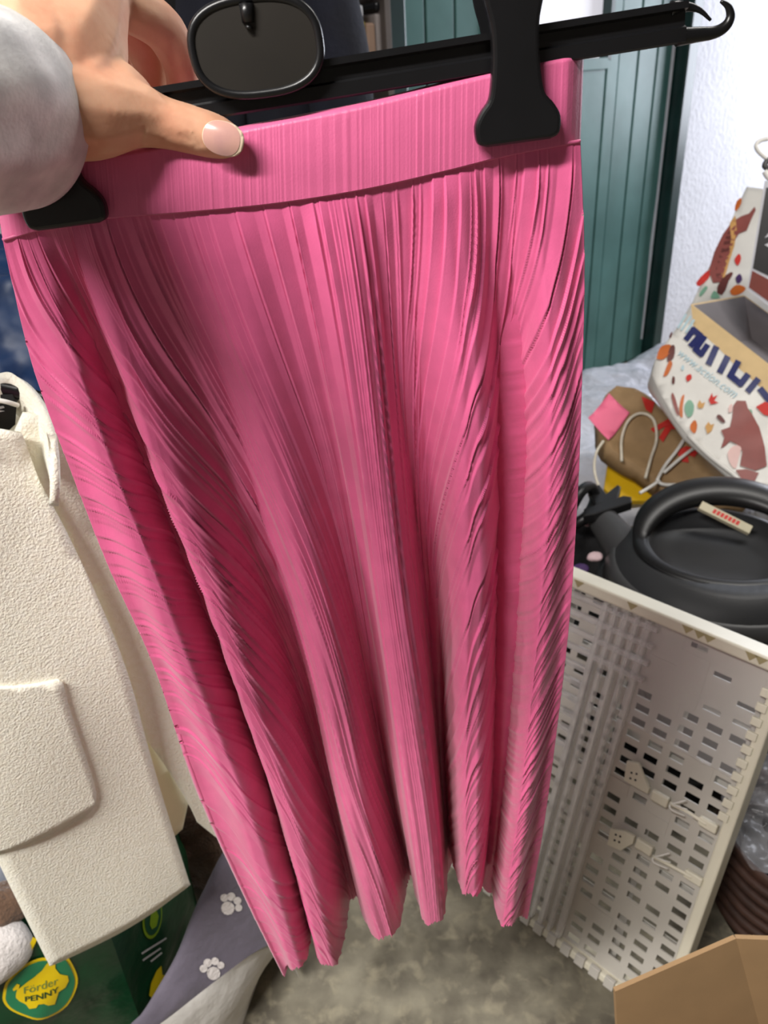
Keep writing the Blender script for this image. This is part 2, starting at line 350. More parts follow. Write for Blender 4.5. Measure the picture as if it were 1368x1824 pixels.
# ------------------------------------------------------------------ the pink skirt
Y0 = .43
SEAM = [(5, 428), (100, 402), (190, 388), (330, 377), (500, 360), (650, 336), (800, 302), (900, 277), (1034, 252)]
LINES = [  # (picture points down the fold line, how far it lies back at the hem, twist of its pleats)
    ([(5, 428), (55, 640), (130, 850), (190, 1000), (250, 1130), (350, 1410), (430, 1590), (503, 1738)], .030),
    ([(48, 416), (130, 650), (200, 850), (260, 1000), (335, 1200), (428, 1430), (484, 1590), (527, 1722)], .0),
    ([(105, 402), (190, 640), (275, 850), (335, 1000), (405, 1180), (482, 1400), (556, 1655)], .058, .6),
    ([(165, 391), (235, 640), (302, 850), (362, 1000), (428, 1200), (496, 1400), (546, 1560), (584, 1718)], .0),
    ([(285, 380), (365, 640), (430, 850), (474, 1000), (533, 1200), (584, 1400), (630, 1602)], .092, 1.4),
    ([(385, 372), (450, 640), (507, 850), (550, 1000), (594, 1200), (630, 1400), (688, 1668)], .0),
    ([(490, 361), (545, 640), (592, 850), (622, 1000), (658, 1200), (692, 1400), (729, 1566)], .095, 1.6),
    ([(590, 346), (636, 640), (668, 850), (690, 1000), (718, 1200), (740, 1400), (774, 1640)], .0),
    ([(700, 325), (726, 640), (747, 850), (762, 1000), (783, 1200), (796, 1400), (803, 1522)], .10, 1.15),
    ([(800, 302), (834, 640), (842, 850), (844, 1000), (842, 1200), (839, 1400), (836, 1592)], .0),
    ([(880, 282), (905, 640), (909, 850), (906, 1000), (898, 1200), (886, 1400), (868, 1540)], .095, 1.05),
    ([(960, 266), (988, 640), (987, 850), (977, 1000), (958, 1200), (936, 1400), (902, 1646)], .0),
    ([(1034, 252), (1041, 450), (1036, 700), (1029, 900), (1014, 1100), (992, 1300), (968, 1480), (940, 1640)], .022)]
NV, NS = 470, 76
def sstep(x, a, b): k = np.clip((x - a) / (b - a), 0, 1); return k * k * (3 - 2 * k)
def hermite(x, xs, ys):
    xs = np.asarray(xs); ys = np.asarray(ys); m = np.gradient(ys, xs, axis=0) if len(xs) > 2 else np.zeros_like(ys)
    j = np.clip(np.searchsorted(xs, x) - 1, 0, len(xs) - 2); h = (xs[j + 1] - xs[j]); t = (x - xs[j]) / h
    if ys.ndim > 1: t = t[:, None]; h = h[:, None]
    return (2 * t**3 - 3 * t**2 + 1) * ys[j] + (t**3 - 2 * t**2 + t) * h * m[j] + (-2 * t**3 + 3 * t**2) * ys[j + 1] + (t**3 - t**2) * h * m[j + 1]
vv = np.linspace(0, 1, NV); LW = []
for pts, dm, *ex_ in LINES:
    y0, y1 = pts[0][1], pts[-1][1]; W = []
    for (px, py) in pts:
        t = (py - y0) / (y1 - y0); W.append(onY(px, py, Y0 + .0008 + dm * t ** (ex_[0] if ex_ else 1.0)))
    W = np.array(W); zf = (W[0, 2] - W[:, 2]) / (W[0, 2] - W[-1, 2]); LW.append(hermite(vv, zf, W))
LW = np.array(LW)                                    # 13 x NV x 3
topx = np.array([p[0][0][0] for p in LINES], float); ul = (topx - 5) / 1029
q = np.linspace(0, 12, 12 * NS + 1); NU = len(q); j = np.clip(q.astype(int), 0, 11); t = q - j
X = np.zeros((NV, NU, 3))
for r in range(NV):
    a = hermite(q, np.arange(13.), LW[:, r, :]); X[r] = a
    cs = np.where(j % 2 == 1, sstep(t, .10, .84), sstep(t, .16, .90)); X[r, :, 0] += np.where(j % 2 == 1, 1, -1) * .0048 * sstep(vv[r], .1, .9) * np.sin(np.pi * t) * np.where((j > 0) & (j < 11), 1, 0); X[r, :, 1] = LW[j, r, 1] * (1 - cs) + LW[j + 1, r, 1] * cs
uq = np.interp(q, np.arange(13), ul)[None, :]; V = vv[:, None]
lobeG = [-.42, -.30, -.10, 0, .38, 0.95]; lobeB = [0, .90, 1.94, 3.0, 4.06, 5.16, 6]
c0 = .57; Sb = c0 + (uq - c0) * (1 + .6 * sstep(V, 0, .6)) + .010 * np.sin(9 * V + 7 * uq)
# irregular pleats: every pleat has its own width and height
tabx, tabh = [-2.5], [0.]
while tabx[-1] < 3.6:
    wd = (1 / 72) * float(np.clip(rng.lognormal(0, .45), .4, 2.1)); hgt = float(rng.uniform(.3, 1.0)) * min(1, wd * 74); a = tabx[-1]; kind_ = rng.random()
    for fx_, fh_ in (((.10, 1), (.22, .80), (1, 0)) if kind_ < .4 else ((.75, .75), (.90, 1), (1, 0)) if kind_ < .6 else ((.10, 1), (.26, .15), (.6, .25), (1, 0))): tabx.append(a + wd * fx_); tabh.append(hgt * fh_)
sx = np.linspace(-2.4, 3.5, 120000); hh = np.interp(sx, tabx, tabh); ker = np.hanning(27); hh = np.convolve(hh, ker / ker.sum(), 'same')
P = np.zeros((NV, NU)); lob = q / 2
for k in range(6):
    wt = (1 if k == 0 else sstep(lob, lobeB[k] - .13, lobeB[k] + .13)) * (1 if k == 5 else 1 - sstep(lob, lobeB[k + 1] - .13, lobeB[k + 1] + .13))
    P += wt[None, :] * np.interp(Sb + lobeG[k] * V ** 1.5 + k * .37 * 0, sx, hh)
dV, dU = np.gradient(X, axis=0), np.gradient(X, axis=1); nrm = np.cross(dU, dV); nrm /= np.linalg.norm(nrm, axis=2)[:, :, None] + 1e-12
if nrm[10, NU // 2, 1] > 0: nrm = -nrm
amp = (.0032 - .0006 * V) * sstep(V, -.01, .03) * (1 - .25 * sstep(lob, 5.2, 5.5) * sstep(V, .1, .5))[:] * (1 - .2 * (1 - sstep(lob, .5, 1.0)) * sstep(V, 0, .3)) * (.35 + .65 * sstep(lob, 0, .12)) * (.35 + .65 * (1 - sstep(lob, 5.9, 6)))
wob = .0012 * np.sin(Sb * 31 + 3 * V) * sstep(V, .05, .4)
X = X + nrm * (P * amp + wob)[:, :, None]
X[-1, :, 2] += .0012 * np.sin(np.arange(NU) * .9) + rng.uniform(-.0008, .0008, NU); X[-2, :, 2] += .001 * np.sin(np.arange(NU) * .9)
# back of the skirt, closing the tube
NB = 90; tb = np.linspace(0, 1, NB + 2)[1:-1]; Bk = np.zeros((NV, NB, 3))
for r in range(NV):
    v_ = vv[r]; E1, E0 = X[r, -1], X[r, 0]; dep = .012 + .085 * v_ ** .8
    base = E1[None] * (1 - tb[:, None]) + E0[None] * tb[:, None]; base[:, 1] += dep * np.sin(np.pi * tb) ** .6 + .018 * v_ * np.sin(tb * 36)
    Bk[r] = base
ring = np.concatenate([X, Bk], axis=1)[::1]; NR = ring.shape[1]
idx = np.arange(NV * NR).reshape(NV, NR); a = idx[:-1]; b = idx[1:]
faces = np.stack([a, np.roll(a, -1, 1), np.roll(b, -1, 1), b], -1).reshape(-1, 4)
skirt = empty('skirt', onY(560, 360, Y0), 'bright pink pleated midi skirt hanging from the black clip hanger', 'skirt')
me = bpy.data.meshes.new('pleated_body'); me.vertices.add(NV * NR); me.vertices.foreach_set('co', ring.reshape(-1))
me.loops.add(faces.size); me.loops.foreach_set('vertex_index', faces.reshape(-1).astype(np.int32))
me.polygons.add(len(faces)); me.polygons.foreach_set('loop_start', np.arange(0, faces.size, 4, dtype=np.int32))
me.update(calc_edges=True); me.validate(); finish('pleated_body', me, PINK, skirt)
# waistband: a ribbed tube from the seam to the folded top edge
TOP = [(-8, 345), (60, 318), (140, 292), (300, 262), (440, 232), (640, 192), (880, 133), (1000, 107), (1040, 100)]
nb, nbv = 700, 26
def curve_px(pts, n): P_ = np.array(pts, float); xs = np.linspace(P_[0, 0], P_[-1, 0], n); return np.stack([xs, hermite(xs, P_[:, 0], P_[:, 1])], 1)
lo, hi = curve_px(SEAM, nb), curve_px(TOP, nb)
rib = np.interp(np.linspace(-.7, 1.3, nb), sx, hh) * .00042
rows = []
for k in range(nbv + 1):
    f = k / nbv; row = []
    bul = -.0016 - .0010 * math.sin(math.pi * f)
    for i in range(nb):
        p = lo[i] * (1 - f) + hi[i] * f; u_ = i / (nb - 1)
        edge = .010 * (max(0, abs(u_ - .5) * 2 - .93) / .07) ** 2
        row.append(onY(p[0], p[1], Y0 + bul + edge - rib[i] * (1.0 if f < .93 else .4)))
    rows.append(row)
rows = np.array(rows); bk = rows[::-1].copy(); bk[:, :, 1] = Y0 + .011
topm = rows[-1].copy(); topm[:, 1] += .006; topm[:, 2] += .0022
allr = np.concatenate([rows, topm[None], bk], 0); nr = allr.shape[0]
idx = np.arange(nr * nb).reshape(nr, nb); f = np.stack([idx[:-1, :-1], idx[:-1, 1:], idx[1:, 1:], idx[1:, :-1]], -1).reshape(-1, 4)
mesh('waistband', allr.reshape(-1, 3), [tuple(map(int, r)) for r in f], PINKB, skirt)
st = np.array([onY(x, y - 1, Y0 + .0004) for x, y in curve_px(SEAM, 160)])
tube('seam_piping', st, .0009, PINKB, skirt, seg=6)

# ------------------------------------------------------------------ clip hanger
hg = empty('clip_hanger', onY(450, 150, Y0), 'black plastic clip hanger with oval disc gripped by the hand', 'hanger')
bL, bR = onY(215, 202, Y0 + .004), onY(1218, 40, Y0 + .004); ex = N(bR - bL); ey = N(np.cross(np.array([0, 1., 0]), ex)) * -1
if ey[2] < 0: ey = -ey
blen = np.linalg.norm(bR - bL); hm = frame_map(bL, ex, ey, (0, -1, 0)); hh2 = .0088
prof = [(-.005, hh2), (.0055, hh2), (.0055, hh2 - .003), (.0015, hh2 - .0042), (.0015, -.001), (.004, -.002), (.004, -hh2 + .001), (.002, -hh2), (-.005, -hh2)]
bm = bmesh.new(); poly_bm(bm, prof, lambda x, y, z=0: hm(z, y, x), 0, blen); frombm('bar', bm, BLACKP, hg)
pxp = lambda pts, y=Y0 + .004: [onY(a, b_, y) for a, b_ in pts]
tube('end_hook', pxp([(1205, 66), (1240, 62), (1272, 58), (1292, 47), (1301, 30), (1297, 12), (1284, 2)]), [.0042, .0034, .0028, .0026, .0022, .0016, .0008], BLACKP, hg, n=30)
tube('end_barb', pxp([(1195, 16), (1222, 12), (1246, 18), (1266, 36)]), [.0035, .0022, .0013, .0007], BLACKP, hg, n=14)
dc = onY(456, 84, Y0 - .006); dm_ = frame_map(dc, N(ex + np.array([0, 0, -.03])), ey, (0, -1, 0)); k_ = np.linalg.norm(onY(556, 84, Y0) - onY(456, 84, Y0)) / 100
def stadium(hw, hh_, n=14, sq=2.6):
    return [(hw * math.copysign(abs(math.cos(a)) ** (2 / sq), math.cos(a)), hh_ * math.copysign(abs(math.sin(a)) ** (2 / sq), math.sin(a))) for a in np.linspace(0, 2 * math.pi, 4 * n, endpoint=False)]
prism('disc', stadium(110 * k_, 70 * k_), dm_, -.004, .0, DISCP, hg)
rp_ = [dm_(x, y, -.001) for x, y in stadium(112 * k_, 72 * k_)]
v, f = tube_mesh(rp_ + [rp_[0]], .0022, 8, False); mesh('disc_rim', v, f, BLACKP, hg)
tube('hook_stem', pxp([(440, 18), (434, -8), (430, -60), (460, -130), (520, -150), (560, -110)], Y0 - .004), .0017, STEEL, hg, n=30)
tube('stem_socket', pxp([(442, 40), (438, 6)], Y0 - .0065), [.0028, .0034], BLACKP, hg)
tube('stem_hole', pxp([(444, 46), (443, 52)], Y0 - .0072), .0016, VACD, hg)
def clip(cx, cy):
    cp = onY(cx, cy, Y0 - .0075); mp = frame_map(cp, N(ex * .75 + np.array([.25, 0, 0])), N(ey * .75 + np.array([.0, 0, .25])), (0, -1, 0))
    half = [(0, -38), (60, -38), (74, -32), (79, -18), (78, 2), (66, 22), (52, 38), (46, 62), (42, 105), (43, 150), (52, 190), (56, 230), (54, 262), (0, 268)]
    h2 = spline(np.array(half[1:-1]), 40) * k_; pts = [tuple(p) for p in h2] + [(-p[0], p[1]) for p in h2[::-1]]
    o = prism('clip', pts, mp, -.0025, .0035, BLACKP, hg, bev=.0022)
    back = frame_map(cp + np.array([0, .024, 0]), N(ex), N(ey), (0, 1, 0))
    b = prism('clip_jaw', [(x, y) for x, y in pts], back, -.002, .002, BLACKP, None); b.parent = o; b.matrix_parent_inverse = o.matrix_world.inverted() @ Matrix.Identity(4)
    b.matrix_parent_inverse = Matrix.Translation(-Vector(hg.location)) if False else Matrix.Identity(4)
    return o
clip(921, 214); clip(113, 366)

# ------------------------------------------------------------------ the hand and sleeve
def fixed_parent(ch, par):
    bpy.context.view_layer.update(); ch.parent = par; ch.matrix_parent_inverse = par.matrix_world.inverted()
def hand_chain(bm, pts):
    q_ = np.array(pts, float); n = max(2, (len(q_) - 1) * 7 + 1); q_ = spline(q_, n)
    for px, py, d, r in q_:
        bmesh.ops.create_icosphere(bm, subdivisions=2, radius=r * d / F, matrix=Matrix.Translation(Vector(atd(px, py, d))))
bm = bmesh.new()
# thumb
hand_chain(bm, [(100, 190, .362, 92), (170, 200, .368, 78), (235, 203, .374, 57), (285, 217, .379, 45), (335, 230, .382, 42), (378, 242, .384, 39), (404, 250, .386, 31)])
hand_chain(bm, [(396, 249, .385, 34), (412, 253, .387, 27)])
# back of the hand
hand_chain(bm, [(-140, 215, .335, 100), (-40, 190, .35, 100), (60, 160, .362, 105), (120, 90, .37, 98), (150, 10, .378, 80), (165, -70, .386, 70)])
hand_chain(bm, [(60, 120, .36, 105), (60, 20, .372, 100), (70, -70, .385, 80)])
hand_chain(bm, [(140, 170, .368, 80), (178, 110, .374, 50), (180, 40, .380, 47), (188, -20, .386, 46)])
hand_chain(bm, [(190, 150, .372, 48), (215, 165, .375, 50), (245, 190, .378, 42)])
# index, middle, ring and little finger going behind the bar
hand_chain(bm, [(180, -10, .384, 46), (240, 18, .396, 42), (290, 52, .411, 39), (318, 105, .424, 33), (326, 150, .434, 30), (318, 195, .440, 27)])
hand_chain(bm, [(170, 0, .40, 44), (235, 50, .422, 38), (268, 110, .440, 33), (272, 160, .447, 30), (262, 205, .449, 27)])
hand_chain(bm, [(130, 0, .41, 42), (190, 60, .435, 36), (215, 125, .452, 31), (214, 175, .457, 28), (204, 212, .457, 25)])
hand_chain(bm, [(90, 0, .42, 38), (140, 70, .445, 31), (160, 130, .459, 26), (158, 170, .462, 24), (150, 200, .461, 21)])
me = bpy.data.meshes.new('hand_raw'); bm.to_mesh(me); bm.free(); tmp = bpy.data.objects.new('hand_raw', me); COL.objects.link(tmp)
r_ = tmp.modifiers.new('r', 'REMESH'); r_.mode = 'VOXEL'; r_.voxel_size = .0011
s_ = tmp.modifiers.new('s', 'SMOOTH'); s_.factor = .5; s_.iterations = 10
dg = bpy.context.evaluated_depsgraph_get(); hme = bpy.data.meshes.new_from_object(tmp.evaluated_get(dg)); bpy.data.objects.remove(tmp)
# knuckle creases and nail bed, pressed into the surface
cre = [((337, 252), (322, 240)), ((348, 262), (335, 236)), ((356, 258), (346, 238)), ((252, 262), (258, 230))]
co = np.empty(len(hme.vertices) * 3); hme.vertices.foreach_get('co', co); co = co.reshape(-1, 3); nn = np.empty_like(co).reshape(-1); hme.vertices.foreach_get('normal', nn); nn = nn.reshape(-1, 3)
cc = (co - CAM) @ M; pxs = np.stack([CX + F * cc[:, 0] / cc[:, 2], CY + F * cc[:, 1] / cc[:, 2]], 1)
facing = ((CAM - co) * nn).sum(1) > 0
for a, b in cre:
    a, b = np.array(a, float), np.array(b, float); tt = np.clip(((pxs - a) @ (b - a)) / ((b - a) @ (b - a)), 0, 1); dd = np.linalg.norm(pxs - (a + tt[:, None] * (b - a)), axis=1)
    co -= nn * (np.exp(-(dd / 3.2) ** 2) * .00036 * facing)[:, None]
hme.vertices.foreach_set('co', co.reshape(-1)); hme.update()
person = finish('person', hme, SKIN); tag(person, 'left hand in grey sweatshirt cuff pinching the skirt hanger, thumb in front', 'person')
# thumb nail: a curved plate lying on the thumb
nb0 = atd(398, 247, .3745); ax = N(atd(432, 257, .3765) - atd(364, 238, .3745)); vw = N(CAM - nb0); sd = N(np.cross(vw, ax)); vw = N(np.cross(ax, sd)); kk = .376 / F
def nail_fn(a, b): return nb0 + ax * a + sd * b + vw * (.0016 - (b / kk / 30) ** 2 * .0034 - (a / kk / 40) ** 2 * .0014)
rad_dirs = [math.atan2(y, x) for x, y in stadium(1, 1, 12)]
tip = [(x * kk, y * kk) for x, y in stadium(37, 28, 12, 2.3)]
base_p = [(x * kk - 3 * kk, y * kk) for x, y in stadium(33, 27.4, 12, 2.3)]
panel('thumb_nail', tip, lambda a, b: nail_fn(a, b) + vw * .0000, NAILT, person, .0015, .0004); panel('nail_bed', base_p, lambda a, b: nail_fn(a, b) + vw * .00035, NAIL, person, .0015)
# sleeve
cc0 = atd(6, 200, .360); axs = N(atd(-330, 170, .27) - cc0); sl_v, sl_f = [], []; ns_, nsg = 40, 96
su = N(np.cross(axs, [0, 1, 0])); sw = np.cross(axs, su)
for i in range(ns_):
    tt = i / (ns_ - 1); L_ = -.002 + .24 * tt; r0 = .0435 + .004 * tt 
    for k in range(nsg):
        a = 2 * math.pi * k / nsg; fold = .0016 * math.sin(3 * a + 9 * tt) * min(1, tt * 6) + .0009 * math.sin(10 * a + 3 * tt) * min(1, tt * 9) + .0018 * noise.noise(Vector((math.cos(a) * 2, math.sin(a) * 2, tt * 8))) * min(1, tt * 5 + .2)
        sl_v.append(cc0 + axs * L_ + (su * math.cos(a) + sw * math.sin(a)) * (r0 + fold))
sl_f = [(i * nsg + k, i * nsg + (k + 1) % nsg, (i + 1) * nsg + (k + 1) % nsg, (i + 1) * nsg + k) for i in range(ns_ - 1) for k in range(nsg)]
so = mesh('sleeve', sl_v, sl_f, GREYK, person); md = so.modifiers.new('t', 'SOLIDIFY'); md.thickness = .0035; md.offset = -1

# ------------------------------------------------------------------ cream jacket on the left
JP = onZ(80, 1697, .4); je = N((onZ(332, 1560, .4) - JP) * [1, 1, 0]); jn = np.array([je[1], -je[0], 0])
def jxy(px, py, off=0): q_ = onP(px, py, JP + jn * off, jn) - JP; return float(q_ @ je), float(q_[2])
def jmap(off, seed=0, a=.010):
    def fn(x, y): return JP + je * x + np.array([0, 0, y]) + jn * (off + a * noise.noise(Vector((x * 7, y * 4, seed))) + .5 * a * math.sin(x * 22 + y * 3))
    return fn
jk = empty('jacket', JP, 'cream boucle jacket hanging at the left with flap pocket', 'jacket')
def jout(pts, n=None, off=0): q_ = [jxy(a, b, off) for a, b in pts]; return [tuple(p) for p in (spline(q_, n) if n else q_)]
edge = jout([(38, 770), (70, 855), (120, 950), (180, 1080), (222, 1190), (256, 1310), (290, 1425), (330, 1555)], 30)
ch = lambda s: s
ptsF = edge + jout([(334, 1566), (322, 1574)]) + jout([(320, 1575), (200, 1645), (96, 1698), (82, 1697)], 16) + jout([(78, 1690), (5, 1540), (-60, 1400)], 8) + jout([(-110, 1250), (-190, 1000), (-190, 850), (-120, 780), (-20, 760)])
panel('front_panel', ptsF, jmap(.012, 1), CREAM, jk, .014, .007)
e2 = jout([(20, 780), (70, 858), (120, 954), (180, 1086), (222, 1196), (250, 1300)], 20, -.012)
ptsB = e2 + jout([(262, 1320), (300, 1372), (338, 1436), (352, 1466)], 8, -.012) + jout([(420, 1520), (420, 1300), (330, 1000), (210, 800), (150, 768), (90, 738), (40, 735)], None, -.012)
panel('side_panel', ptsB, jmap(-.012, 3), CREAM, jk, .014, .007)
panel('lining', jout([(225, 1200), (262, 1310), (300, 1370), (336, 1432), (326, 1478), (308, 1494), (240, 1320)], None, -.03), jmap(-.03, 5, .006), CREAML, jk, .014, .004)
panel('back_panel', jout([(-190, 800), (-40, 700), (110, 740), (330, 950), (330, 1330), (300, 1440), (60, 1560), (-60, 1400)], None, -.075), jmap(-.075, 7, .012), CREAM, jk, .03, .007)
panel('pocket_flap', jout([(-60, 1225), (40, 1222), (104, 1212)], 8, .02) + jout([(112, 1216), (124, 1262), (150, 1340), (168, 1396), (172, 1426), (160, 1450), (128, 1468), (60, 1496), (-10, 1516), (-80, 1535)], 34, .02), jmap(.0175, 1), CREAM, jk, .014, .005)
# stand collar: a curved band folded round the neck
cr = [jxy(x, y) for x, y in ((-95, 735), (-40, 700), (10, 692), (45, 694), (72, 716), (86, 752), (84, 790))]; cr3 = spline([JP + je * x + np.array([0, 0, y]) + jn * o_ for (x, y), o_ in zip(cr, (.012, -.02, -.045, -.045, -.02, .008, .02))], 40)
cv, cf = [], []
for i, p in enumerate(cr3):
    w_ = .030 + .022 * sstep(np.array(i / 39), .35, .9); dn = np.array([0, 0, -1.0]) * w_ + je * -.012 * (i / 39)
    for k in range(7): cv.append(p + dn * k / 6 + jn * .008 * math.sin(math.pi * k / 6))
cf = [(i * 7 + k, i * 7 + k + 1, (i + 1) * 7 + k + 1, (i + 1) * 7 + k) for i in range(39) for k in range(6)]
o = mesh('collar', cv, cf, CREAM, jk); md = o.modifiers.new('t', 'SOLIDIFY'); md.thickness = .008; md.offset = 0
panel('neck_label', jout([(-60, 704), (22, 703), (30, 716), (27, 756), (6, 775), (-60, 790)], None, -.03), jmap(-.03, 9, .002), BLACKL, jk, .02, .002)
jo = lambda px, py, off: onP(px, py, JP + jn * off, jn)
tube('hanging_loop', [jo(-40, 708, -.024), jo(-10, 712, -.022), (jo(12, 716, -.02)), jo(32, 722, -.024)], .0022, WHITEP, jk, n=16)
prism('label_print', jout([(-12, 726), (6, 723), (8, 726), (-6, 730), (8, 732), (-12, 736)], None, -.028), frame_map(JP + jn * -.028, je, (0, 0, 1), jn), 0, .0006, WHITEI, jk)
# its hanger and the rail it hangs from (left of the frame)
jh = empty('jacket_hanger', JP + je * jxy(-60, 700)[0] + np.array([0, 0, .78]), 'black hanger inside the cream jacket at the left edge', 'hanger')
hx, hz = jxy(-85, 745); hp = lambda x, z, o_=-.04: JP + je * x + np.array([0, 0, z]) + jn * o_
tube('hanger_arms', [hp(hx - .15, hz - .07), hp(hx - .07, hz - .01), hp(hx, hz + .015), hp(hx + .07, hz - .012), hp(hx + .145, hz - .075)], [.006, .008, .009, .008, .006], BLACKP, jh, n=30)
tube('hook', [hp(hx, hz + .01), hp(hx, hz + .06), hp(hx + .02, hz + .085), hp(hx + .0, hz + .105), hp(hx - .02, hz + .09)], .002, STEEL, jh, n=24)
rail0 = hp(hx, hz + .092) ; rd = jn
rk = empty('clothes_rail', np.array([rail0[0], rail0[1], CEIL]), 'chrome clothes rail hung from the ceiling above the cream jacket', 'rail')
ra, rb = rail0 - rd * .55, rail0 + rd * .2
tube('rail_tube', [ra, rb], .009, STEEL, rk)
for p in (ra + rd * .05, rb - rd * .05): tube('drop_rod', [p, np.array([p[0], p[1], CEIL])], .006, STEEL, rk)

# ------------------------------------------------------------------ dark blue sack behind the jacket
c = onY(-60, 640, 1.25); tag(lump('plastic_sack', (c[0] - .02, 1.32, .56), (.36, .26, .56), BLUEB, None, 3.2, .05, 6, 6, seed=2, crease=.06), 'crinkled dark blue plastic sack behind the cream jacket', 'sack')

# ------------------------------------------------------------------ green shopping bag
gc = onZ(186, 1672, .33); g1 = N((math.cos(.42), math.sin(.42), 0)); g2 = N((.16, .98, 0)); GB0 = gc * [1, 1, 0]
gb = empty('shopping_bag', GB0, 'dark green plastic shopping bag with yellow piggy bank emblem', 'bag')
def g_front(x, y, o_=0):   # x to the left of the corner (negative), y height
    b_ = .020 * math.sin(min(1, max(0, -x / .36)) * math.pi) * math.sin(min(1, max(0, y / .36)) * math.pi) + .016 * noise.noise(Vector((x * 9, y * 8, 3))) + .006 * noise.noise(Vector((x * 26, y * 22, 5)))
    k = 1 - math.exp(-(-x) / .03) if x < 0 else 0
    return GB0 + g1 * x + np.array([0, 0, y]) + np.array([g1[1], -g1[0], 0]) * (b_ * k + o_) - g2 * -.06 * (y - .0) * .6
def g_side(x, y, o_=0):    # x away from the corner
    k = 1 - math.exp(-x / .03) if x > 0 else 0
    b_ = .020 * math.sin(min(1, max(0, x / .22)) * math.pi) + .014 * noise.noise(Vector((x * 9, y * 8, 13))) + .006 * noise.noise(Vector((x * 24, y * 22, 15)))
    return GB0 + g2 * x + np.array([0, 0, y]) + g1 * (b_ * k + o_) - g2 * -.06 * y * .6
panel('front_face', [(-.38, .003), (0, .003), (0, .37), (-.38, .37)], g_front, GREENB, gb, .014)
panel('side_gusset', [(0, .003), (.22, .003), (.22, .37), (0, .37)], g_side, GREENB, gb, .014)
panel('back_face', [(-.38, .003), (0, .003), (0, .37), (-.38, .37)], lambda x, y: g_front(x, y) * 0 + GB0 + g1 * x + g2 * .22 + np.array([0, 0, y]) - g2 * -.036 * y, GREENB, gb, .03)
panel('far_gusset', [(0, .003), (.22, .003), (.22, .37), (0, .37)], lambda x, y: GB0 + g1 * -.38 + g2 * x + np.array([0, 0, y]) - g2 * -.036 * y, GREENB, gb, .03)
panel('bag_top', [(-.38, 0), (0, 0), (0, .22), (-.38, .22)], lambda x, y: GB0 + g1 * x + g2 * (y + .0133) + np.array([0, 0, .335 + .02 * noise.noise(Vector((x * 9, y * 9, 2)))]), GREENB, gb, .02)
def inv(fn, px, py, guess):
    """face coordinates seen at a pixel"""
    x, y = guess
    def pj(a, b): c_ = M.T @ (np.asarray(fn(a, b)) - CAM); return np.array([CX + F * c_[0] / c_[2], CY + F * c_[1] / c_[2]])
    for _ in range(25):
        r0 = pj(x, y); J = np.stack([(pj(x + 1e-3, y) - r0) / 1e-3, (pj(x, y + 1e-3) - r0) / 1e-3], 1)
        st_ = np.linalg.solve(J, np.array([px, py]) - r0); st_ = np.clip(st_, -.05, .05); x += st_[0]; y += st_[1]
    return x, y
def decal(name, pts_px, fn, o_, m, parent, guess, n=None, step=.01, closed=True):
    pts = [inv(fn, a, b, guess) for a, b in pts_px]
    if n: pts = [tuple(p) for p in spline(pts, n, True)]
    return panel(name, pts, lambda x, y: fn(x, y, o_), m, parent, step)
ring_px = [(5, 1768), (12, 1745), (40, 1718), (70, 1704), (97, 1704), (118, 1700), (134, 1726), (138, 1748), (128, 1776), (106, 1800), (72, 1814), (44, 1808), (18, 1796), (6, 1782)]
gx = (-.12, .2)
decal('emblem_border', ring_px, g_front, .0022, YELLOWP, gb, gx, 48)
cen = np.array([71, 1758.]); decal('emblem_field', [tuple(cen + (np.array(p) - cen) * .92) for p in ring_px], g_front, .0032, GREENL, gb, gx, 48)
pig = [(28, 1766), (30, 1758), (48, 1744), (60, 1736), (74, 1724), (84, 1710), (98, 1705), (98, 1720), (106, 1730), (120, 1733), (122, 1742), (116, 1754), (104, 1762), (101, 1772), (97, 1784), (86, 1786), (78, 1783), (68, 1784), (64, 1790), (52, 1792), (46, 1784), (34, 1778), (28, 1772)]
decal('piggy_bank_print', pig, g_front, .0042, YELLOWP, gb, gx, None, .008)
decal('piggy_tail_print', [(22, 1757), (30, 1747), (35, 1749), (33, 1756), (24, 1760)], g_front, .0042, YELLOWP, gb, gx)
def text_on(name, txt, ca, cb, fn, o_, m, parent, guess, height_px=None, bold=0):
    """lettering whose middle line runs between two picture points"""
    a, b = np.array(inv(fn, *ca, guess)), np.array(inv(fn, *cb, guess)); v, f = text_pts(txt, 1.0, bold); V_ = np.array(v); w_ = V_[:, 0].max() - V_[:, 0].min()
    L_ = np.linalg.norm(b - a); s = L_ / w_; dx = (b - a) / L_; dy = np.array([-dx[1], dx[0]]); mid = (a + b) / 2
    ky = 1.0 if height_px is None else height_px
    vs = [fn(*(mid + dx * (p[0] - (V_[:, 0].max() + V_[:, 0].min()) / 2) * s + dy * p[1] * s * ky), o_) for p in v]
    return mesh(name, vs, f, m, parent, False)
text_on('lettering', 'Förder', (42, 1759), (103, 1741), g_front, .005, GREYG, gb, gx, 1.1); text_on('lettering', 'PENNY', (44, 1774), (104, 1756), g_front, .005, DGREEN, gb, gx, .9, .02)
gsd = (.12, .26)
def side_ell(cx_, cy_, rx, ry, rot_, sc=1): return [(cx_ + sc * (rx * math.cos(a) * math.cos(rot_) - ry * math.sin(a) * math.sin(rot_)), cy_ + sc * (rx * math.cos(a) * math.sin(rot_) + ry * math.sin(a) * math.cos(rot_))) for a in np.linspace(0, 2 * math.pi, 20, endpoint=False)]
decal('small_emblem_border', side_ell(269, 1636, 17, 38, .12), g_side, .002, OLIVE, gb, gsd); decal('small_emblem_field', side_ell(269, 1636, 17, 38, .12, .84), g_side, .003, DGREEN, gb, gsd)
decal('small_piggy_print', [(262, 1650), (264, 1630), (268, 1612), (274, 1624), (278, 1634), (274, 1652), (266, 1658)], g_side, .004, OLIVE, gb, gsd)
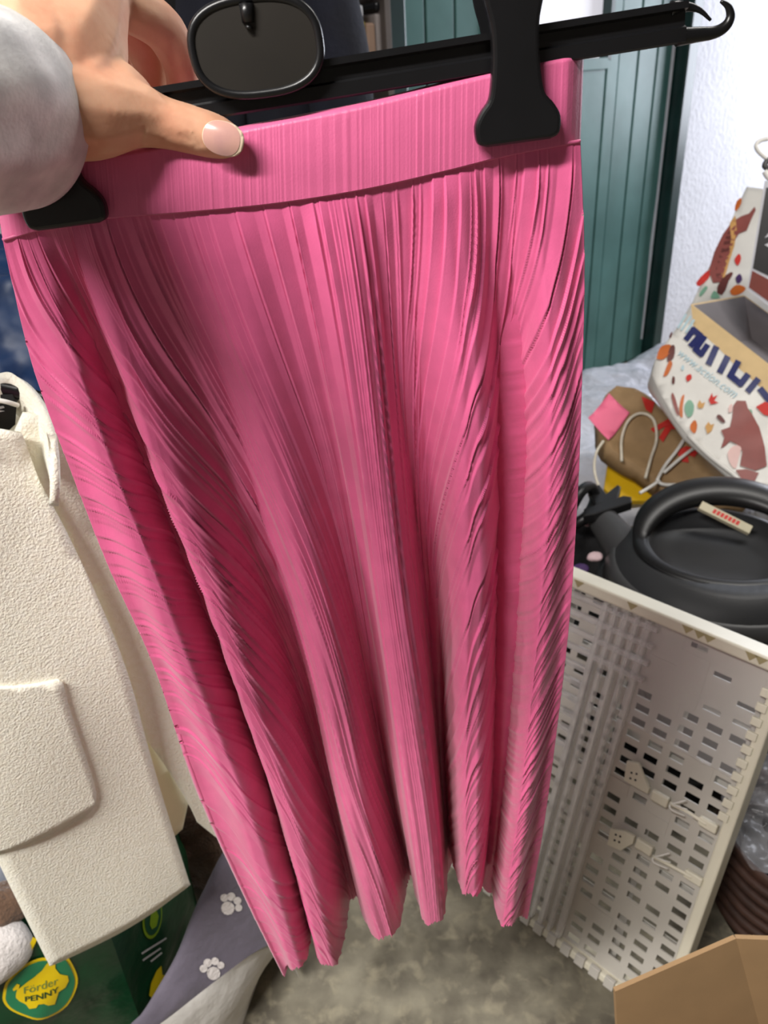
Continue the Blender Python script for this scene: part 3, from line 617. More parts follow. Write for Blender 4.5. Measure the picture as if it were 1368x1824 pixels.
decal('small_piggy_print', [(262, 1775), (266, 1752), (276, 1730), (284, 1722), (286, 1738), (296, 1742), (292, 1764), (280, 1776), (270, 1782)], g_side, .003, YELLOWP, gb, gsd)
for a, b in (((250, 1700), (294, 1672)), ((252, 1712), (284, 1690)), ((266, 1714), (286, 1698))):
    a, b = np.array(a, float), np.array(b, float); n_ = N(np.array([b[1] - a[1], a[0] - b[0]])) * 1.6
    decal('small_print_line', [tuple(a - n_), tuple(b - n_), tuple(b + n_), tuple(a + n_)], g_side, .002, OFFW, gb, gsd)
# soft bits on top of the green bag
c = onZ(8, 1690, .38); pt = empty('plush_bundle', c, 'white and brown plush bundle beside the yellow emblem', 'plush')
lump('white_plush', c + np.array([-.03, -.004, -.008]), (.058, .035, .04), PLUSHW, pt, 2.2, .006, 12, 5, .5); lump('brown_plush', onZ(5, 1640, .405) + np.array([-.03, .01, 0]), (.062, .03, .028), PLUSHB, pt, 2.2, .008, 24, 4, .5)
c = onZ(0, 1575, .40); tag(lump('folded_cloth', c + np.array([-.05, .02, 0]), (.075, .05, .05), BLUEG, None, 2.6, .01, 10, 4, .5), 'pale blue grey cloth at the left edge under the jacket', 'cloth')
decal('yellow_patch', [(44, 1695), (58, 1664), (66, 1668), (50, 1700)], g_front, .004, YELLOWP, gb, gx)

# ------------------------------------------------------------------ grey pet cushion with paw prints
sa, sb = onZ(283, 1824, .17), onZ(462, 1690, .17); cax = N(sb - sa); cside = np.array([cax[1], -cax[0], 0]); fl0 = onZ(432, 1824, .003); fl1 = onZ(478, 1700, .003)
cu = empty('pet_cushion', sa * [1, 1, 0], 'grey pet cushion with white paw prints on the concrete floor', 'cushion')
def cushion_half(name, m, top):
    v, f = [], []; nu, nv = 44, 16
    for i in range(nu + 1):
        t_ = -.42 + 1.75 * i / nu; e_ = max(.02, 1 - abs((t_ - .455) / .876) ** 6) ** .5
        s_pt = sa + (sb - sa) * t_; f_pt = fl0 + (fl1 - fl0) * t_
        for k in range(nv + 1):
            q_ = k / nv
            if top: g_ = max(0, min(1.3, t_ + .1)); p = s_pt - cside * (.022 + .07 * g_) * q_ * e_ + np.array([0, 0, ((.025 + .13 * g_ ** 1.5) * math.sin(math.pi * min(1, q_ * 1.1) * .75) - .12 * max(0, q_ - .7)) * e_ - (1 - e_) * .1])
            else: p = s_pt * (1 - q_) + f_pt * q_ + cside * .022 * math.sin(math.pi * q_) * e_; p[2] = p[2] * (e_ if e_ < .99 else 1) + 0
            p = p + (np.array([0, 0, .012]) * noise.noise(Vector(p) * 12) + cside * .012 * noise.noise(Vector(p) * 9 + Vector((4, 0, 0)))) * (1 if 0 < k < nv else .3)
            p[2] = max(p[2], .003); v.append(p)
    for i in range(nu):
        for k in range(nv): f.append((i * (nv + 1) + k, i * (nv + 1) + k + 1, (i + 1) * (nv + 1) + k + 1, (i + 1) * (nv + 1) + k))
    return mesh(name, v, f, m, cu)
ctop = cushion_half('top_cover', LAVGREY, True); cbot = cushion_half('underside', OFFW, False)
def paw(cx_, cy_, s, rot_):
    def sv(px, py):
        """lift a picture point onto the cushion top"""
        best = None; r = ray(px, py)
        ok, loc, nor, i_ = ctop.ray_cast(Vector(CAM) - Vector(ctop.matrix_world.translation), Vector(r).normalized())
        return (np.array(loc), np.array(nor)) if ok else (None, None)
    for dx, dy, rr in ((0, 5, 11), (-13, -7, 6.5), (-4, -14, 7), (8, -13, 6.5), (15, -4, 6)):
        a = dx * math.cos(rot_) - dy * math.sin(rot_); b = dx * math.sin(rot_) + dy * math.cos(rot_); pts = []
        for t_ in np.linspace(0, 2 * math.pi, 12, endpoint=False):
            p, n_ = sv(cx_ + s * (a + rr * math.cos(t_)), cy_ + s * (b + rr * math.sin(t_)))
            if p is None: break
            n_ = n_ if np.dot(n_, CAM - p) > 0 else -n_; pts.append(p + n_ * .0012)
        if len(pts) == 12: mesh('paw_print', pts, [tuple(range(12))], PLUSHW, cu, False)
bpy.context.view_layer.update(); paw(408, 1612, 1.1, .5); paw(378, 1728, 1.1, -.3)
# things behind the jacket hem
c = onZ(345, 1495, .12); tag(lump('fur_cushion', (c[0], c[1] + .04, .14), (.10, .09, .14), PLUSHB, None, 2.4, .02, 14, 4), 'brown plush cushion showing behind the jacket hem', 'cushion')

# ------------------------------------------------------------------ folded plastic crate leaning at the right
c_br = onZ(1181, 1833, .004); c_bl = onZ(788, 1527, .004); cex = N(c_br - c_bl); CWd = np.linalg.norm(c_br - c_bl); c_tr = onZ(1374, 1172, .60); cey = c_tr - c_br; cey -= cex * (cey @ cex); CHt = np.linalg.norm(cey); cey = N(cey); cnz = np.cross(cex, cey)
if cnz @ (CAM - c_br) < 0: cnz = -cnz
def cxy(px, py): q_ = onP(px, py, c_bl, cnz) - c_bl; return float(q_ @ cex), float(q_ @ cey)
cm = frame_map(c_bl, cex, cey, cnz); CHt = cxy(1374, 1172)[1]
ck = empty('folding_crate', c_bl, 'white perforated folding crate with clear plastic strips leaning upright', 'crate')
TH = -.045
for nm, e in (('top_rail', (0, CWd, CHt - .018, CHt, TH, .004)), ('bottom_rail', (0, CWd, 0, .014, TH, .002)), ('side_rail', (0, .014, .014, CHt - .018, TH, .003)), ('side_rail', (CWd - .016, CWd, .014, CHt - .018, TH, .003))): boxo(nm, cm, e, CRATEC, ck, .003)
for px, py in ((1032, 1043), (1128, 1078), (1226, 1121), (1247, 1132), (1264, 1138), (1340, 1166), (1358, 1172)):
    x, y = cxy(px, py); prism('notch', [(x - .009, CHt - .003), (x + .009, CHt - .003), (x, CHt - .014)], cm, .003, .0048, NOTCH, ck)
def perforated(name, x0, x1, y0, y1, nx, ny, z, hx=.55, hy=.5, m=CRATEW, skip=.12, seed=1, stag=True):
    """panel with real slots: bars between the holes"""
    rr = random.Random(seed); bm = bmesh.new(); cw, chh = (x1 - x0) / nx, (y1 - y0) / ny
    for i in range(nx):
        for k in range(ny):
            ax0, ay0 = x0 + i * cw, y0 + k * chh; sk = rr.random() < skip
            if sk: box_bm(bm, cm, ax0, ax0 + cw, ay0, ay0 + chh, z - .0025, z + rr.uniform(0, .001)); continue
            mx_, my_ = cw * (1 - hx) / 2, chh * (1 - hy) / 2; sh = (rr.random() - .5) * cw * .12
            for e in ((ax0, ax0 + mx_ + sh, ay0, ay0 + chh), (ax0 + cw - mx_ + sh, ax0 + cw, ay0, ay0 + chh), (ax0 + mx_ + sh, ax0 + cw - mx_ + sh, ay0, ay0 + my_), (ax0 + mx_ + sh, ax0 + cw - mx_ + sh, ay0 + chh - my_, ay0 + chh)): box_bm(bm, cm, *e, z - .0025, z)
    return frombm(name, bm, m, ck)
xa, xb = cxy(1105, 1330)[0], cxy(1165, 1350)[0]; xm = CWd * .50
perforated('perforated_panel', .014, CWd * .40, .014, CHt * .82, 5, 20, -.012, .56, .46, seed=3, skip=.14)
perforated('perforated_panel', CWd * .57, CWd - .016, .014, CHt * .80, 5, 21, -.012, .62, .50, seed=5, skip=.10)
perforated('perforated_panel', CWd * .40, CWd * .57, .014, CHt * .86, 2, 26, -.020, .5, .5, seed=6, skip=.15)
perforated('perforated_panel', CWd * .40, CWd - .016, CHt * .80, CHt - .018, 6, 4, -.012, .6, .28, seed=8, skip=.45)
perforated('perforated_panel', .014, CWd * .40, CHt * .82, CHt - .018, 5, 4, -.014, .6, .4, seed=9, skip=.2)
perforated('base_panel', .014, CWd - .016, .014, CHt - .018, 4, 6, -.036, .86, .84, seed=11, skip=0)
for fx, w_ in ((.405, .010), (.445, .007), (.485, .009), (.525, .007), (.565, .010)):
    boxo('clear_strip', cm, (CWd * fx - w_ / 2, CWd * fx + w_ / 2, .02, CHt - .02, -.008, .005), CLEARS, ck, .002)
for k, fy in enumerate(np.linspace(.56, .955, 10)):
    boxo('clear_crossbar', cm, (.016, CWd * .40 if fy < .78 else CWd * .60, CHt * fy - .005, CHt * fy + .004, -.008, .004), CLEARS, ck, .002)
for fy in (.08, .16, .27, .36, .44, .5):
    boxo('white_crossbar', cm, (.014, CWd * .40, CHt * fy - .004, CHt * fy + .004, -.010, .001), CRATEW, ck, .0015)
boxo('clear_cover', cm, (CWd * .58, CWd - .018, CHt * .70, CHt - .02, -.006, -.004), CLEAR, ck, 0)
for i in range(15): boxo('foot_tooth', cm, (.02 + i * (CWd - .04) / 15, .02 + (i + .62) * (CWd - .04) / 15, .002, .020, .0, .008), CRATEW, ck, .001)
for i in range(10): boxo('rail_tooth', cm, (CWd - .024, CWd - .010, CHt * .60 + i * .022, CHt * .60 + i * .022 + .012, .002, .007), CRATEC, ck, .001)
def latch(plate, rod, holes, block):
    o = prism('latch_plate', [cxy(*p) for p in plate], cm, .0, .006, CRATEC, ck, bev=.001)
    for h_ in holes:
        x, y = cxy(*h_); ho = prism('rivet_hole', [(x + .0018 * math.cos(a), y + .0018 * math.sin(a)) for a in np.linspace(0, 6.28, 8, endpoint=False)], cm, .0058, .0065, VACD, None); fixed_parent(ho, o)
    x, y = cxy(*block); boxo('latch_block', cm, (x - .013, x + .013, y - .008, y + .008, 0, .009), CRATEC, ck, .002)
    pr = [cm(*cxy(*p), .006) for p in rod]; tube('latch_rod', pr, .0028, CRATEC, ck, n=16)
    for a, b in ((10, -12), (16, 4), (4, 16)):
        tube('zip_tie', [pr[0], cm(*cxy(rod[0][0] + a * 1.2, rod[0][1] + b * .4 + 2), .012), cm(*cxy(rod[0][0] + 26 + a * .4, rod[0][1] + b + 6), .008)], .0011, WHITEP, ck, n=10, seg=6)
    x, y = cxy(*rod[-1]); boxo('latch_block', cm, (x - .012, x + .014, y - .007, y + .007, 0, .008), CRATEC, ck, .002)
latch([(1119, 1354), (1140, 1358), (1150, 1384), (1159, 1404), (1156, 1412), (1114, 1388)], [(1196, 1428), (1228, 1444), (1262, 1466)], [(1128, 1374), (1137, 1376), (1126, 1384), (1135, 1387)], (1178, 1420))
latch([(1090, 1474), (1116, 1478), (1133, 1488), (1130, 1500), (1108, 1513), (1084, 1502)], [(1166, 1522), (1200, 1540), (1236, 1560)], [(1100, 1484), (1108, 1487), (1098, 1494), (1106, 1497)], (1150, 1506))

# ------------------------------------------------------------------ drum vacuum behind the crate
vc = onZ(1283, 985, .46) * [1, 1, 0] + np.array([0, .0, 0]); vm = frame_map(vc, (1, 0, 0), (0, 1, 0), (0, 0, 1))
va = empty('drum_vacuum', vc, 'black round drum vacuum cleaner with carry handle behind the crate', 'vacuum')
lathe('drum', [(.16, .003), (.185, .01), (.20, .18), (.205, .34)], vm, VACB, va); lathe('drum_rim', [(.20, .335), (.226, .34), (.228, .375), (.215, .385)], vm, VACB, va)
lathe('lid', [(.216, .383), (.21, .41), (.19, .445), (.165, .468), (.135, .478), (.13, .455), (.08, .45), (.0, .45)], vm, VACB, va)
hdl, hr = [], []
for a in np.linspace(0, 2 * math.pi, 61):
    fr_ = max(0, math.sin(a + .35)) ** .8; hdl.append(vm(.158 * math.cos(a) + .008, .135 * math.sin(a) + .008, .472 + .048 * fr_)); hr.append(.014 + .026 * fr_)
v, f = tube_mesh(hdl, hr, 14, False, .55); ho = mesh('carry_handle', v, f, VACD, va)
la, lb = onP(1248, 899, vc + [0, .11, .53], np.array([0, -.55, .84])), onP(1338, 944, vc + [0, .11, .53], np.array([0, -.55, .84])); lx = N(lb - la); lz = N(np.cross(lx, np.cross(np.array([0, -.55, .84]), lx))); 
lz = N(np.array([0, -.6, .8]) - lx * np.dot(np.array([0, -.6, .8]), lx)); ly = np.cross(lz, lx); lm = frame_map((la + lb) / 2, lx, ly, lz); LL = np.linalg.norm(lb - la) / 2
st_ = boxo('sticker', lm, (-LL, LL, -.0095, .0095, -.010, .001), BEIGE, va, .001)
for i, x in enumerate(np.linspace(-.024, .024, 7)):
    b_ = prism('sticker_mark', [(x - .003, -.005), (x + .003, -.005), (x + .004, .005), (x - .002, .005)], lm, .001, .0016, REDP, None); fixed_parent(b_, st_)
hp0 = onZ(1065, 915, .42); hp1 = vc + np.array([-.14, .06, .41]); tube('hose_port', [hp0, hp0 * .6 + hp1 * .4, hp1], [.030, .036, .046], VACG, va, n=12, seg=20)
boxo('lid_catch', frame_map(vc + np.array([-.16, -.16, .33]), N((.7, -.7, 0)), (0, 0, 1)), (-.012, .012, -.08, .06, -.02, .03), VACD, va, .006)
lathe('lid_band', [(.208, .408), (.2125, .412), (.203, .432), (.197, .436)], vm, VACG, va); lathe('wheel_base', [(.20, .0), (.225, .004), (.225, .05), (.2, .06)], vm, VACD, va)

# black hose and cloth beside the vacuum
c = onZ(1040, 1000, .25); tag(lump('cloth_pile', (c[0] + .0, c[1] + .02, .17), (.16, .13, .165), DARKC, None, 2.6, .04, 9, 5, .3, 4, crease=.03), 'black cloth heap squeezed between crate and vacuum', 'cloth')
hz_ = .43; tube_pts = [onZ(1005, 930, hz_), onZ(1020, 900, hz_ + .03), onZ(1035, 875, hz_ + .05), onZ(1052, 868, hz_ + .04), onZ(1060, 890, hz_ + .01), onZ(1045, 920, hz_), onZ(1022, 935, hz_ - .02)]
tag(tube('vacuum_hose', tube_pts, .013, VACD, None, n=40, seg=12), 'short black hose coiled beside the vacuum', 'hose')
hs = empty('vacuum_nozzle', onZ(1080, 880, .45), 'flat shiny black nozzle pointing at the yellow bag', 'nozzle')
for nm, pts in (('nozzle_blade', [(1048, 868), (1068, 862), (1080, 878), (1100, 862), (1106, 866), (1100, 890), (1060, 900)]), ('nozzle_neck', [(1040, 905), (1110, 882), (1125, 884), (1126, 894), (1060, 915), (1040, 918)])):
    prism(nm, [(onZ(a, b, .455)[0], onZ(a, b, .455)[1]) for a, b in pts], WM, .435, .455, VACD, hs, bev=.004)
for nm, px, py, z, m, r, lab in (('scrap', 1044, 932, .40, PALEP, .010, 'tiny pale pink scrap on the black cloth near the hose port'), ('scrap', 1060, 992, .40, PALEP, .013, 'pale pink scrap tucked beside the vacuum lid'), ('scrap', 1034, 1014, .40, PURPLE, .014, 'small purple cloth scrap just above the crate rim')):
    c = onZ(px, py, z); tag(lump('cloth_scrap', c, (r * 1.4, r, r * .7), m, None, 2, .003, 60, 3, .4), lab, 'scrap')

# ------------------------------------------------------------------ plastic-wrapped stack behind, with bags on it
def top_w(px, py): return onZ(px, py, .42)
c1_, c2_, c3_ = top_w(1000, 690), top_w(1172, 622), top_w(1600, 760)
ctr = np.array([1.1, 2.38, .15])
tag(lump('wrapped_stack', ctr, (.75, .48, .155), SHEETW, None, 7, .03, 5, 6, .64, 3, crease=.02), 'low stack under crumpled white plastic sheeting before the green door', 'stack')
# yellow card bag
def lay(pts, z0, tilt=.55):
    """points of a thing lying on a slope that faces the camera"""
    n_ = N((-.1, -tilt, 1)); return n_
def lying(pts, anchor, za, nrm_):
    p0 = onZ(*anchor, za); n_ = N(nrm_); ex_ = N(np.cross((0, 1, 0), n_)); ey_ = np.cross(n_, ex_)
    mp = frame_map(p0, ex_, ey_, n_); q_ = [onP(a, b, p0, n_) - p0 for a, b in pts]; return mp, [(float(r @ ex_), float(r @ ey_)) for r in q_]
mp, pts = lying([(1086, 802), (1192, 868), (1180, 892), (1100, 892), (1076, 870)], (1130, 850), .34, (-.1, -.6, 1))
tag(prism('yellow_folder', pts, mp, -.02, .0, YELLOW, None, bev=.003), 'bright yellow folder poking out under the brown paper bag', 'folder')
# brown paper bag
mp, pts = lying([(1098, 690), (1128, 696), (1160, 712), (1205, 755), (1240, 780), (1290, 820), (1330, 870), (1330, 905), (1250, 900), (1195, 872), (1140, 836), (1086, 803), (1072, 770), (1060, 738), (1078, 706)], (1180, 800), .43, (-.1, -.6, 1))
pb = empty('paper_bag', mp(0, 0, -.06), 'brown kraft paper bag with red print and cord handles', 'bag')
o = panel('paper', pts, lambda x, y: mp(x, y, .012 * noise.noise(Vector((x * 14, y * 14, 1))) + .010 * math.sin(x * 30 + y * 14)), KRAFT, pb, .018, .0); thick_away(o, .05)
def pbf(x, y, o_=0): return mp(x, y, o_ + .012 * noise.noise(Vector((x * 14, y * 14, 1))) + .010 * math.sin(x * 30 + y * 14))
text_on('red_letter', 'R', (1180, 752), (1202, 776), pbf, .005, REDP, pb, (0, 0), 1.5, .04)
for q_ in ([(1142, 708), (1166, 718), (1160, 738), (1150, 732)], [(1204, 806), (1222, 796), (1244, 806), (1236, 816), (1224, 812), (1226, 826), (1214, 824)]): decal('red_letter', q_, pbf, .005, REDP, pb, (0, 0))
hpx = lambda pts, o_: [pbf(*inv(pbf, a, b, (0, 0)), o_) for a, b in pts]
tube('cord_handle', hpx([(1106, 826), (1106, 786), (1118, 754), (1140, 741), (1162, 752), (1168, 786), (1158, 820), (1148, 856)], .012), .0036, CORD, pb, n=40)
tube('cord_handle', hpx([(1074, 788), (1062, 808), (1058, 835), (1063, 860), (1072, 880)], .006), .0036, CORD, pb, n=30)
nt_ = panel('sticky_note', [inv(pbf, a, b, (0, 0)) for a, b in ((1084, 704), (1121, 738), (1083, 787), (1047, 747))], lambda x, y: pbf(x, y, .008), PINKN, None, .02, .0008); tag(nt_, 'square pink paper note stuck on the brown paper bag', 'note')
# white wire hanger across the paper bag
wh = empty('wire_hanger', pbf(*inv(pbf, 1170, 865, (0, 0)), .01), 'thin white wire hanger lying across the brown paper bag', 'hanger')
for nm, pl in (('arm', [(1226, 772), (1205, 806), (1182, 836), (1168, 862)]), ('arm', [(1247, 795), (1215, 818), (1180, 848)]), ('neck', [(1172, 862), (1158, 872), (1138, 884)]), ('arm', [(1168, 862), (1182, 869), (1225, 868), (1275, 862), (1312, 853)])): tube(nm, hpx(pl, .016), .0042, WHITEP, wh, n=24)

# white patterned carrier bag
P1, P2, P3 = atd(1340, 870, 1.66), atd(1170, 670, 1.86), atd(1330, 340, 2.02); bn = N(np.cross(P2 - P1, P3 - P1)); bn = bn if bn @ (CAM - P1) > 0 else -bn
bex = N(np.cross((0, 0, 1), bn)); bey = np.cross(bn, bex); bmp = frame_map(P1, bex, bey, bn)
bexy = lambda px, py: (float((onP(px, py, P1, bn) - P1) @ bex), float((onP(px, py, P1, bn) - P1) @ bey))
ab = empty('carrier_bag', P1, 'white carrier bag printed with autumn leaves and navy lettering', 'bag'); BACK = .21
def abf(x, y, o_=0): return bmp(x, y, o_ + .008 * noise.noise(Vector((x * 11, y * 11, 6))))
PB = P1 - bn * BACK; bkmp = frame_map(PB, bex, bey, bn); bkxy = lambda px, py: (float((onP(px, py, PB, bn) - PB) @ bex), float((onP(px, py, PB, bn) - PB) @ bey))
def abk(x, y, o_=0): return bkmp(x, y, o_ + .008 * noise.noise(Vector((x * 9, y * 9, 2))))
rim = [(1213, 572), (1238, 582), (1300, 640), (1368, 704), (1430, 760)]
left_edge = [(1352, 884), (1340, 880), (1300, 842), (1250, 802), (1226, 776), (1200, 745), (1178, 706), (1161, 668), (1168, 640), (1190, 605)]
panel('bag_front', [bexy(*p) for p in rim + [(1430, 790), (1400, 830), (1366, 872)] + left_edge], abf, BAGW, ab, .022, .002)
up_edge = [(1213, 572), (1235, 535), (1262, 478), (1290, 420), (1312, 372), (1330, 333)]
panel('bag_back', [bkxy(*p) for p in up_edge + [(1368, 338), (1440, 350), (1430, 760), (1240, 640)]], abk, BAGW, ab, .022, .002)
gv, gf = [], []; ge = [(1352, 884), (1300, 842), (1226, 776), (1178, 706), (1161, 668), (1168, 640), (1190, 605), (1213, 572)]
for i, p in enumerate(ge):
    fa = abf(*bexy(*p), -.001); 
    dpt = BACK * (.12, .12, .12, .2, .45, .7, .9, .98)[i]
    for k in range(6): gv.append(fa - bn * dpt * k / 5 + bex * -.012 * math.sin(math.pi * k / 5))
gf = [(i * 6 + k, i * 6 + k + 1, (i + 1) * 6 + k + 1, (i + 1) * 6 + k) for i in range(len(ge) - 1) for k in range(5)]
mesh('bag_gusset', gv, gf, BAGW, ab)
def bd(name, pts, m, o_=.003, n=None):
    fx, ff = (bkxy, abk) if np.mean([p[1] for p in pts]) < 540 else (bexy, abf); q_ = [fx(*p) for p in pts]
    return panel(name, [tuple(p) for p in (spline(q_, n, True) if n else q_)], lambda x, y: ff(x, y, o_), m, ab, .02)
tube('bag_edge', [abf(*bexy(a, b), .004) for a, b in ((1226, 776), (1262, 812), (1310, 850), (1345, 884))], .005, BAGW, ab, n=20)
# navy lettering, upper part covered by the box standing in front
def stroke(name, pts, wpx, m, o_=.004):
    if name.startswith('letter'): pts = [(a_ - 3, b_ + 6) for a_, b_ in pts]
    for a, b in zip(pts[:-1], pts[1:]):
        a, b = np.array(a, float), np.array(b, float); d_ = N(b - a); n_ = np.array([-d_[1], d_[0]]) * wpx / 2; a2, b2 = a - d_ * wpx * .3, b + d_ * wpx * .3
        bd(name, [tuple(a2 - n_), tuple(b2 - n_), tuple(b2 + n_), tuple(a2 + n_)], m, o_)
text_dir = N(np.array([134., 128.]))
stroke('letter_a', [(1226, 598), (1238, 582), (1250, 592), (1234, 610)], 10.5, NAVYP); stroke('letter_c', [(1257, 596), (1242, 618), (1252, 627), (1262, 612)], 10.5, NAVYP); stroke('letter_t', [(1278, 616), (1266, 642)], 11.5, NAVYP); stroke('letter_i', [(1298, 632), (1286, 656)], 11.5, NAVYP)
stroke('letter_o', [(1317, 640), (1304, 664), (1322, 680), (1334, 664)], 11.5, NAVYP); stroke('letter_n', [(1352, 672), (1336, 692)], 11.5, NAVYP); stroke('letter_n', [(1358, 690), (1372, 708)], 12, NAVYP)
for a, b in (((1208, 584), (1222, 562)), ((1214, 588), (1230, 566)), ((1222, 592), (1236, 572))): stroke('stripe_print', [a, b], 3.5, PALEB)
def abp(x, y, o_=0): return abf(x, y, o_)
text_on('web_lettering', 'www.action.com', (1210, 628), (1312, 706), abp, .004, PALEB, ab, bexy(1260, 660), 1.15)
for m, pts, n in ((ORANGEP, [(1170, 640), (1178, 620), (1194, 616), (1196, 628), (1184, 642), (1174, 644)], 16), (DBROWN, [(1194, 620), (1202, 618), (1200, 640), (1188, 646)], 10), (ORANGEP, [(1184, 664), (1192, 646), (1198, 650), (1190, 668), (1182, 672)], 12), (DBROWN, [(1198, 672), (1202, 674), (1201, 686), (1197, 684)], 8),
    (REDP, [(1222, 672), (1230, 668), (1232, 676), (1224, 682)], 8), (TEALP, [(1220, 722), (1228, 714), (1236, 722), (1234, 738), (1226, 744), (1220, 734)], 14), (ORANGEP, [(1210, 728), (1214, 710), (1219, 706), (1216, 728), (1216, 744), (1211, 742)], 12), (BROWNP, [(1196, 712), (1198, 702), (1204, 716), (1210, 740), (1204, 738)], 10),
    (ORANGEP, [(1230, 756), (1238, 748), (1242, 758), (1238, 772), (1230, 766)], 10), (REDP, [(1262, 714), (1268, 702), (1270, 710), (1278, 706), (1272, 716), (1280, 720), (1266, 722)], None), (TANP, [(1242, 722), (1246, 714), (1250, 720), (1256, 718), (1252, 728), (1244, 728)], None), (TANP, [(1256, 760), (1262, 752), (1266, 758), (1272, 756), (1268, 768), (1260, 774)], None), (DBROWN, [(1276, 744), (1282, 740), (1292, 752), (1286, 754)], 10), (DBROWN, [(1192, 600), (1196, 592), (1198, 594), (1194, 604)], 8), (PALEB, [(1214, 654), (1218, 652), (1218, 660), (1214, 660)], 8),
    (BROWNP, [(1306, 724), (1312, 716), (1328, 716), (1332, 728), (1340, 738), (1352, 762), (1362, 800), (1366, 830), (1345, 838), (1318, 830), (1322, 806), (1312, 794), (1300, 788), (1292, 796), (1284, 800), (1290, 782), (1284, 768), (1300, 762), (1304, 744)], None), (PINKP, [(1296, 808), (1308, 796), (1320, 800), (1316, 816), (1310, 836), (1300, 826)], 14), (BROWNP, [(1310, 838), (1330, 836), (1352, 842), (1340, 866), (1332, 874), (1326, 864)], None), (PINKP, [(1298, 726), (1304, 722), (1304, 734), (1298, 736)], 8), (TEALP, [(1330, 732), (1338, 730), (1340, 738), (1332, 738)], 8), (REDP, [(1346, 726), (1362, 718), (1372, 722), (1372, 744), (1360, 740)], None),
    (BROWNP, [(1262, 484), (1272, 450), (1288, 418), (1304, 396), (1322, 386), (1334, 382), (1344, 370), (1346, 376), (1338, 392), (1330, 412), (1316, 418), (1304, 440), (1292, 478), (1284, 504), (1270, 506)], None), (DBROWN, [(1274, 486), (1284, 450), (1298, 412), (1302, 430), (1292, 470), (1284, 500)], 16), (TANP, [(1300, 398), (1310, 386), (1312, 410), (1308, 440), (1298, 470), (1290, 498), (1284, 494), (1294, 460), (1302, 430)], None), (ORANGEP, [(1308, 376), (1312, 362), (1320, 356), (1320, 366), (1312, 378)], 10), (REDP, [(1240, 506), (1258, 486), (1266, 484), (1262, 498), (1246, 512)], 10), (REDP, [(1308, 464), (1316, 454), (1320, 462), (1314, 474)], 10), (TEALP, [(1246, 524), (1256, 512), (1260, 516), (1248, 530)], 8), (TEALP, [(1266, 530), (1272, 520), (1278, 526), (1282, 534), (1268, 534)], 10), (ORANGEP, [(1300, 522), (1312, 510), (1328, 516), (1320, 526), (1306, 530)], 12), (PURPLE, [(1310, 496), (1318, 488), (1322, 500), (1314, 508)], 8), (DBROWN, [(1284, 500), (1300, 486), (1306, 488), (1298, 502), (1288, 528), (1276, 522)], 10)):
    bd('leaf_print', pts, m, .0045, n)
# shallow open box standing in front of the bag
KP = P1 - bn * .014; k0, k1 = onP(1234, 543, KP, bn), onP(1400, 672, KP, bn); k2 = atd(1326, 527, float(ray(CX, CY) @ (k0 - CAM)) + .15)
kx = N(k1 - k0); kL = np.linalg.norm(k1 - k0); kz = k2 - k0; kD = np.linalg.norm(kz); kz = N(kz); kyv = N(onP(1239, 583, KP, bn) - k0); kmp = frame_map(k0, kx, kyv, kz)
kb = empty('open_box', kmp(kL / 2, .06, kD / 2), 'open kraft box with grey inside standing in the carrier bag', 'box'); HB = .15
for nm, e, m in (('front_wall', (0, kL, 0, HB, -.004, 0), BOXK), ('side_wall', (-.004, 0, 0, HB, -.004, kD), BOXK), ('far_wall', (0, kL, 0, HB, kD, kD + .004), BOXK), ('side_wall', (kL, kL + .004, 0, HB, -.004, kD), BOXK), ('inner_floor', (0, kL, HB - .004, HB, 0, kD), BOXG), ('inner_lining', (0, kL, .001, HB, kD - .003, kD - .001), BOXG), ('inner_lining', (.001, .003, .001, HB, 0, kD - .003), BOXG)): boxo(nm, kmp, e, m, kb, 0)
# black and brick red carton at the right edge
q0 = atd(1331, 516, 1.93); qn = N((-.55, -.75, .2)); qp = lambda a, b: onP(a, b, q0, qn); qx = N(np.cross((0, 0, 1), qn)); qy = np.cross(qn, qx); qm = frame_map(q0, qx, qy, qn); qxy = lambda a, b: (float((qp(a, b) - q0) @ qx), float((qp(a, b) - q0) @ qy))
bb = empty('printed_carton', q0, 'black and brick red carton with white edges at the right', 'carton')
prism('carton_body', [qxy(1331, 516), qxy(1362, 322), qxy(1440, 330), qxy(1440, 600)], qm, -.10, 0, WHITEI, bb)
prism('black_print', [qxy(1341, 478), qxy(1365, 334), qxy(1440, 340), qxy(1440, 530), qxy(1400, 506)], qm, 0, .001, BOXB, bb); prism('red_print', [qxy(1334, 512), qxy(1340, 482), qxy(1440, 536), qxy(1440, 588)], qm, 0, .001, BOXR, bb)
for p in ([(1362, 424), (1372, 412), (1372, 420)], [(1362, 436), (1372, 432), (1372, 442)]): prism('white_lettering', [qxy(*a) for a in p], qm, .001, .002, WHITEI, bb)
wh2 = empty('white_hanger', atd(1375, 300, 1.95), 'white plastic hanger with black neck above the carton', 'hanger')
tube('hook', [atd(a, b, 1.95) for a, b in ((1375, 290), (1360, 278), (1350, 268), (1347, 258), (1356, 250), (1375, 246))], .0055, WHITEP, wh2, n=26); tube('neck', [atd(1380, 304, 1.95), atd(1362, 296, 1.95), atd(1370, 282, 1.95)], .007, VACG, wh2, n=12)
tube('arms', [atd(1362, 305, 1.95), atd(1372, 318, 1.95), atd(1400, 335, 1.95)], .008, WHITEP, wh2, n=12)

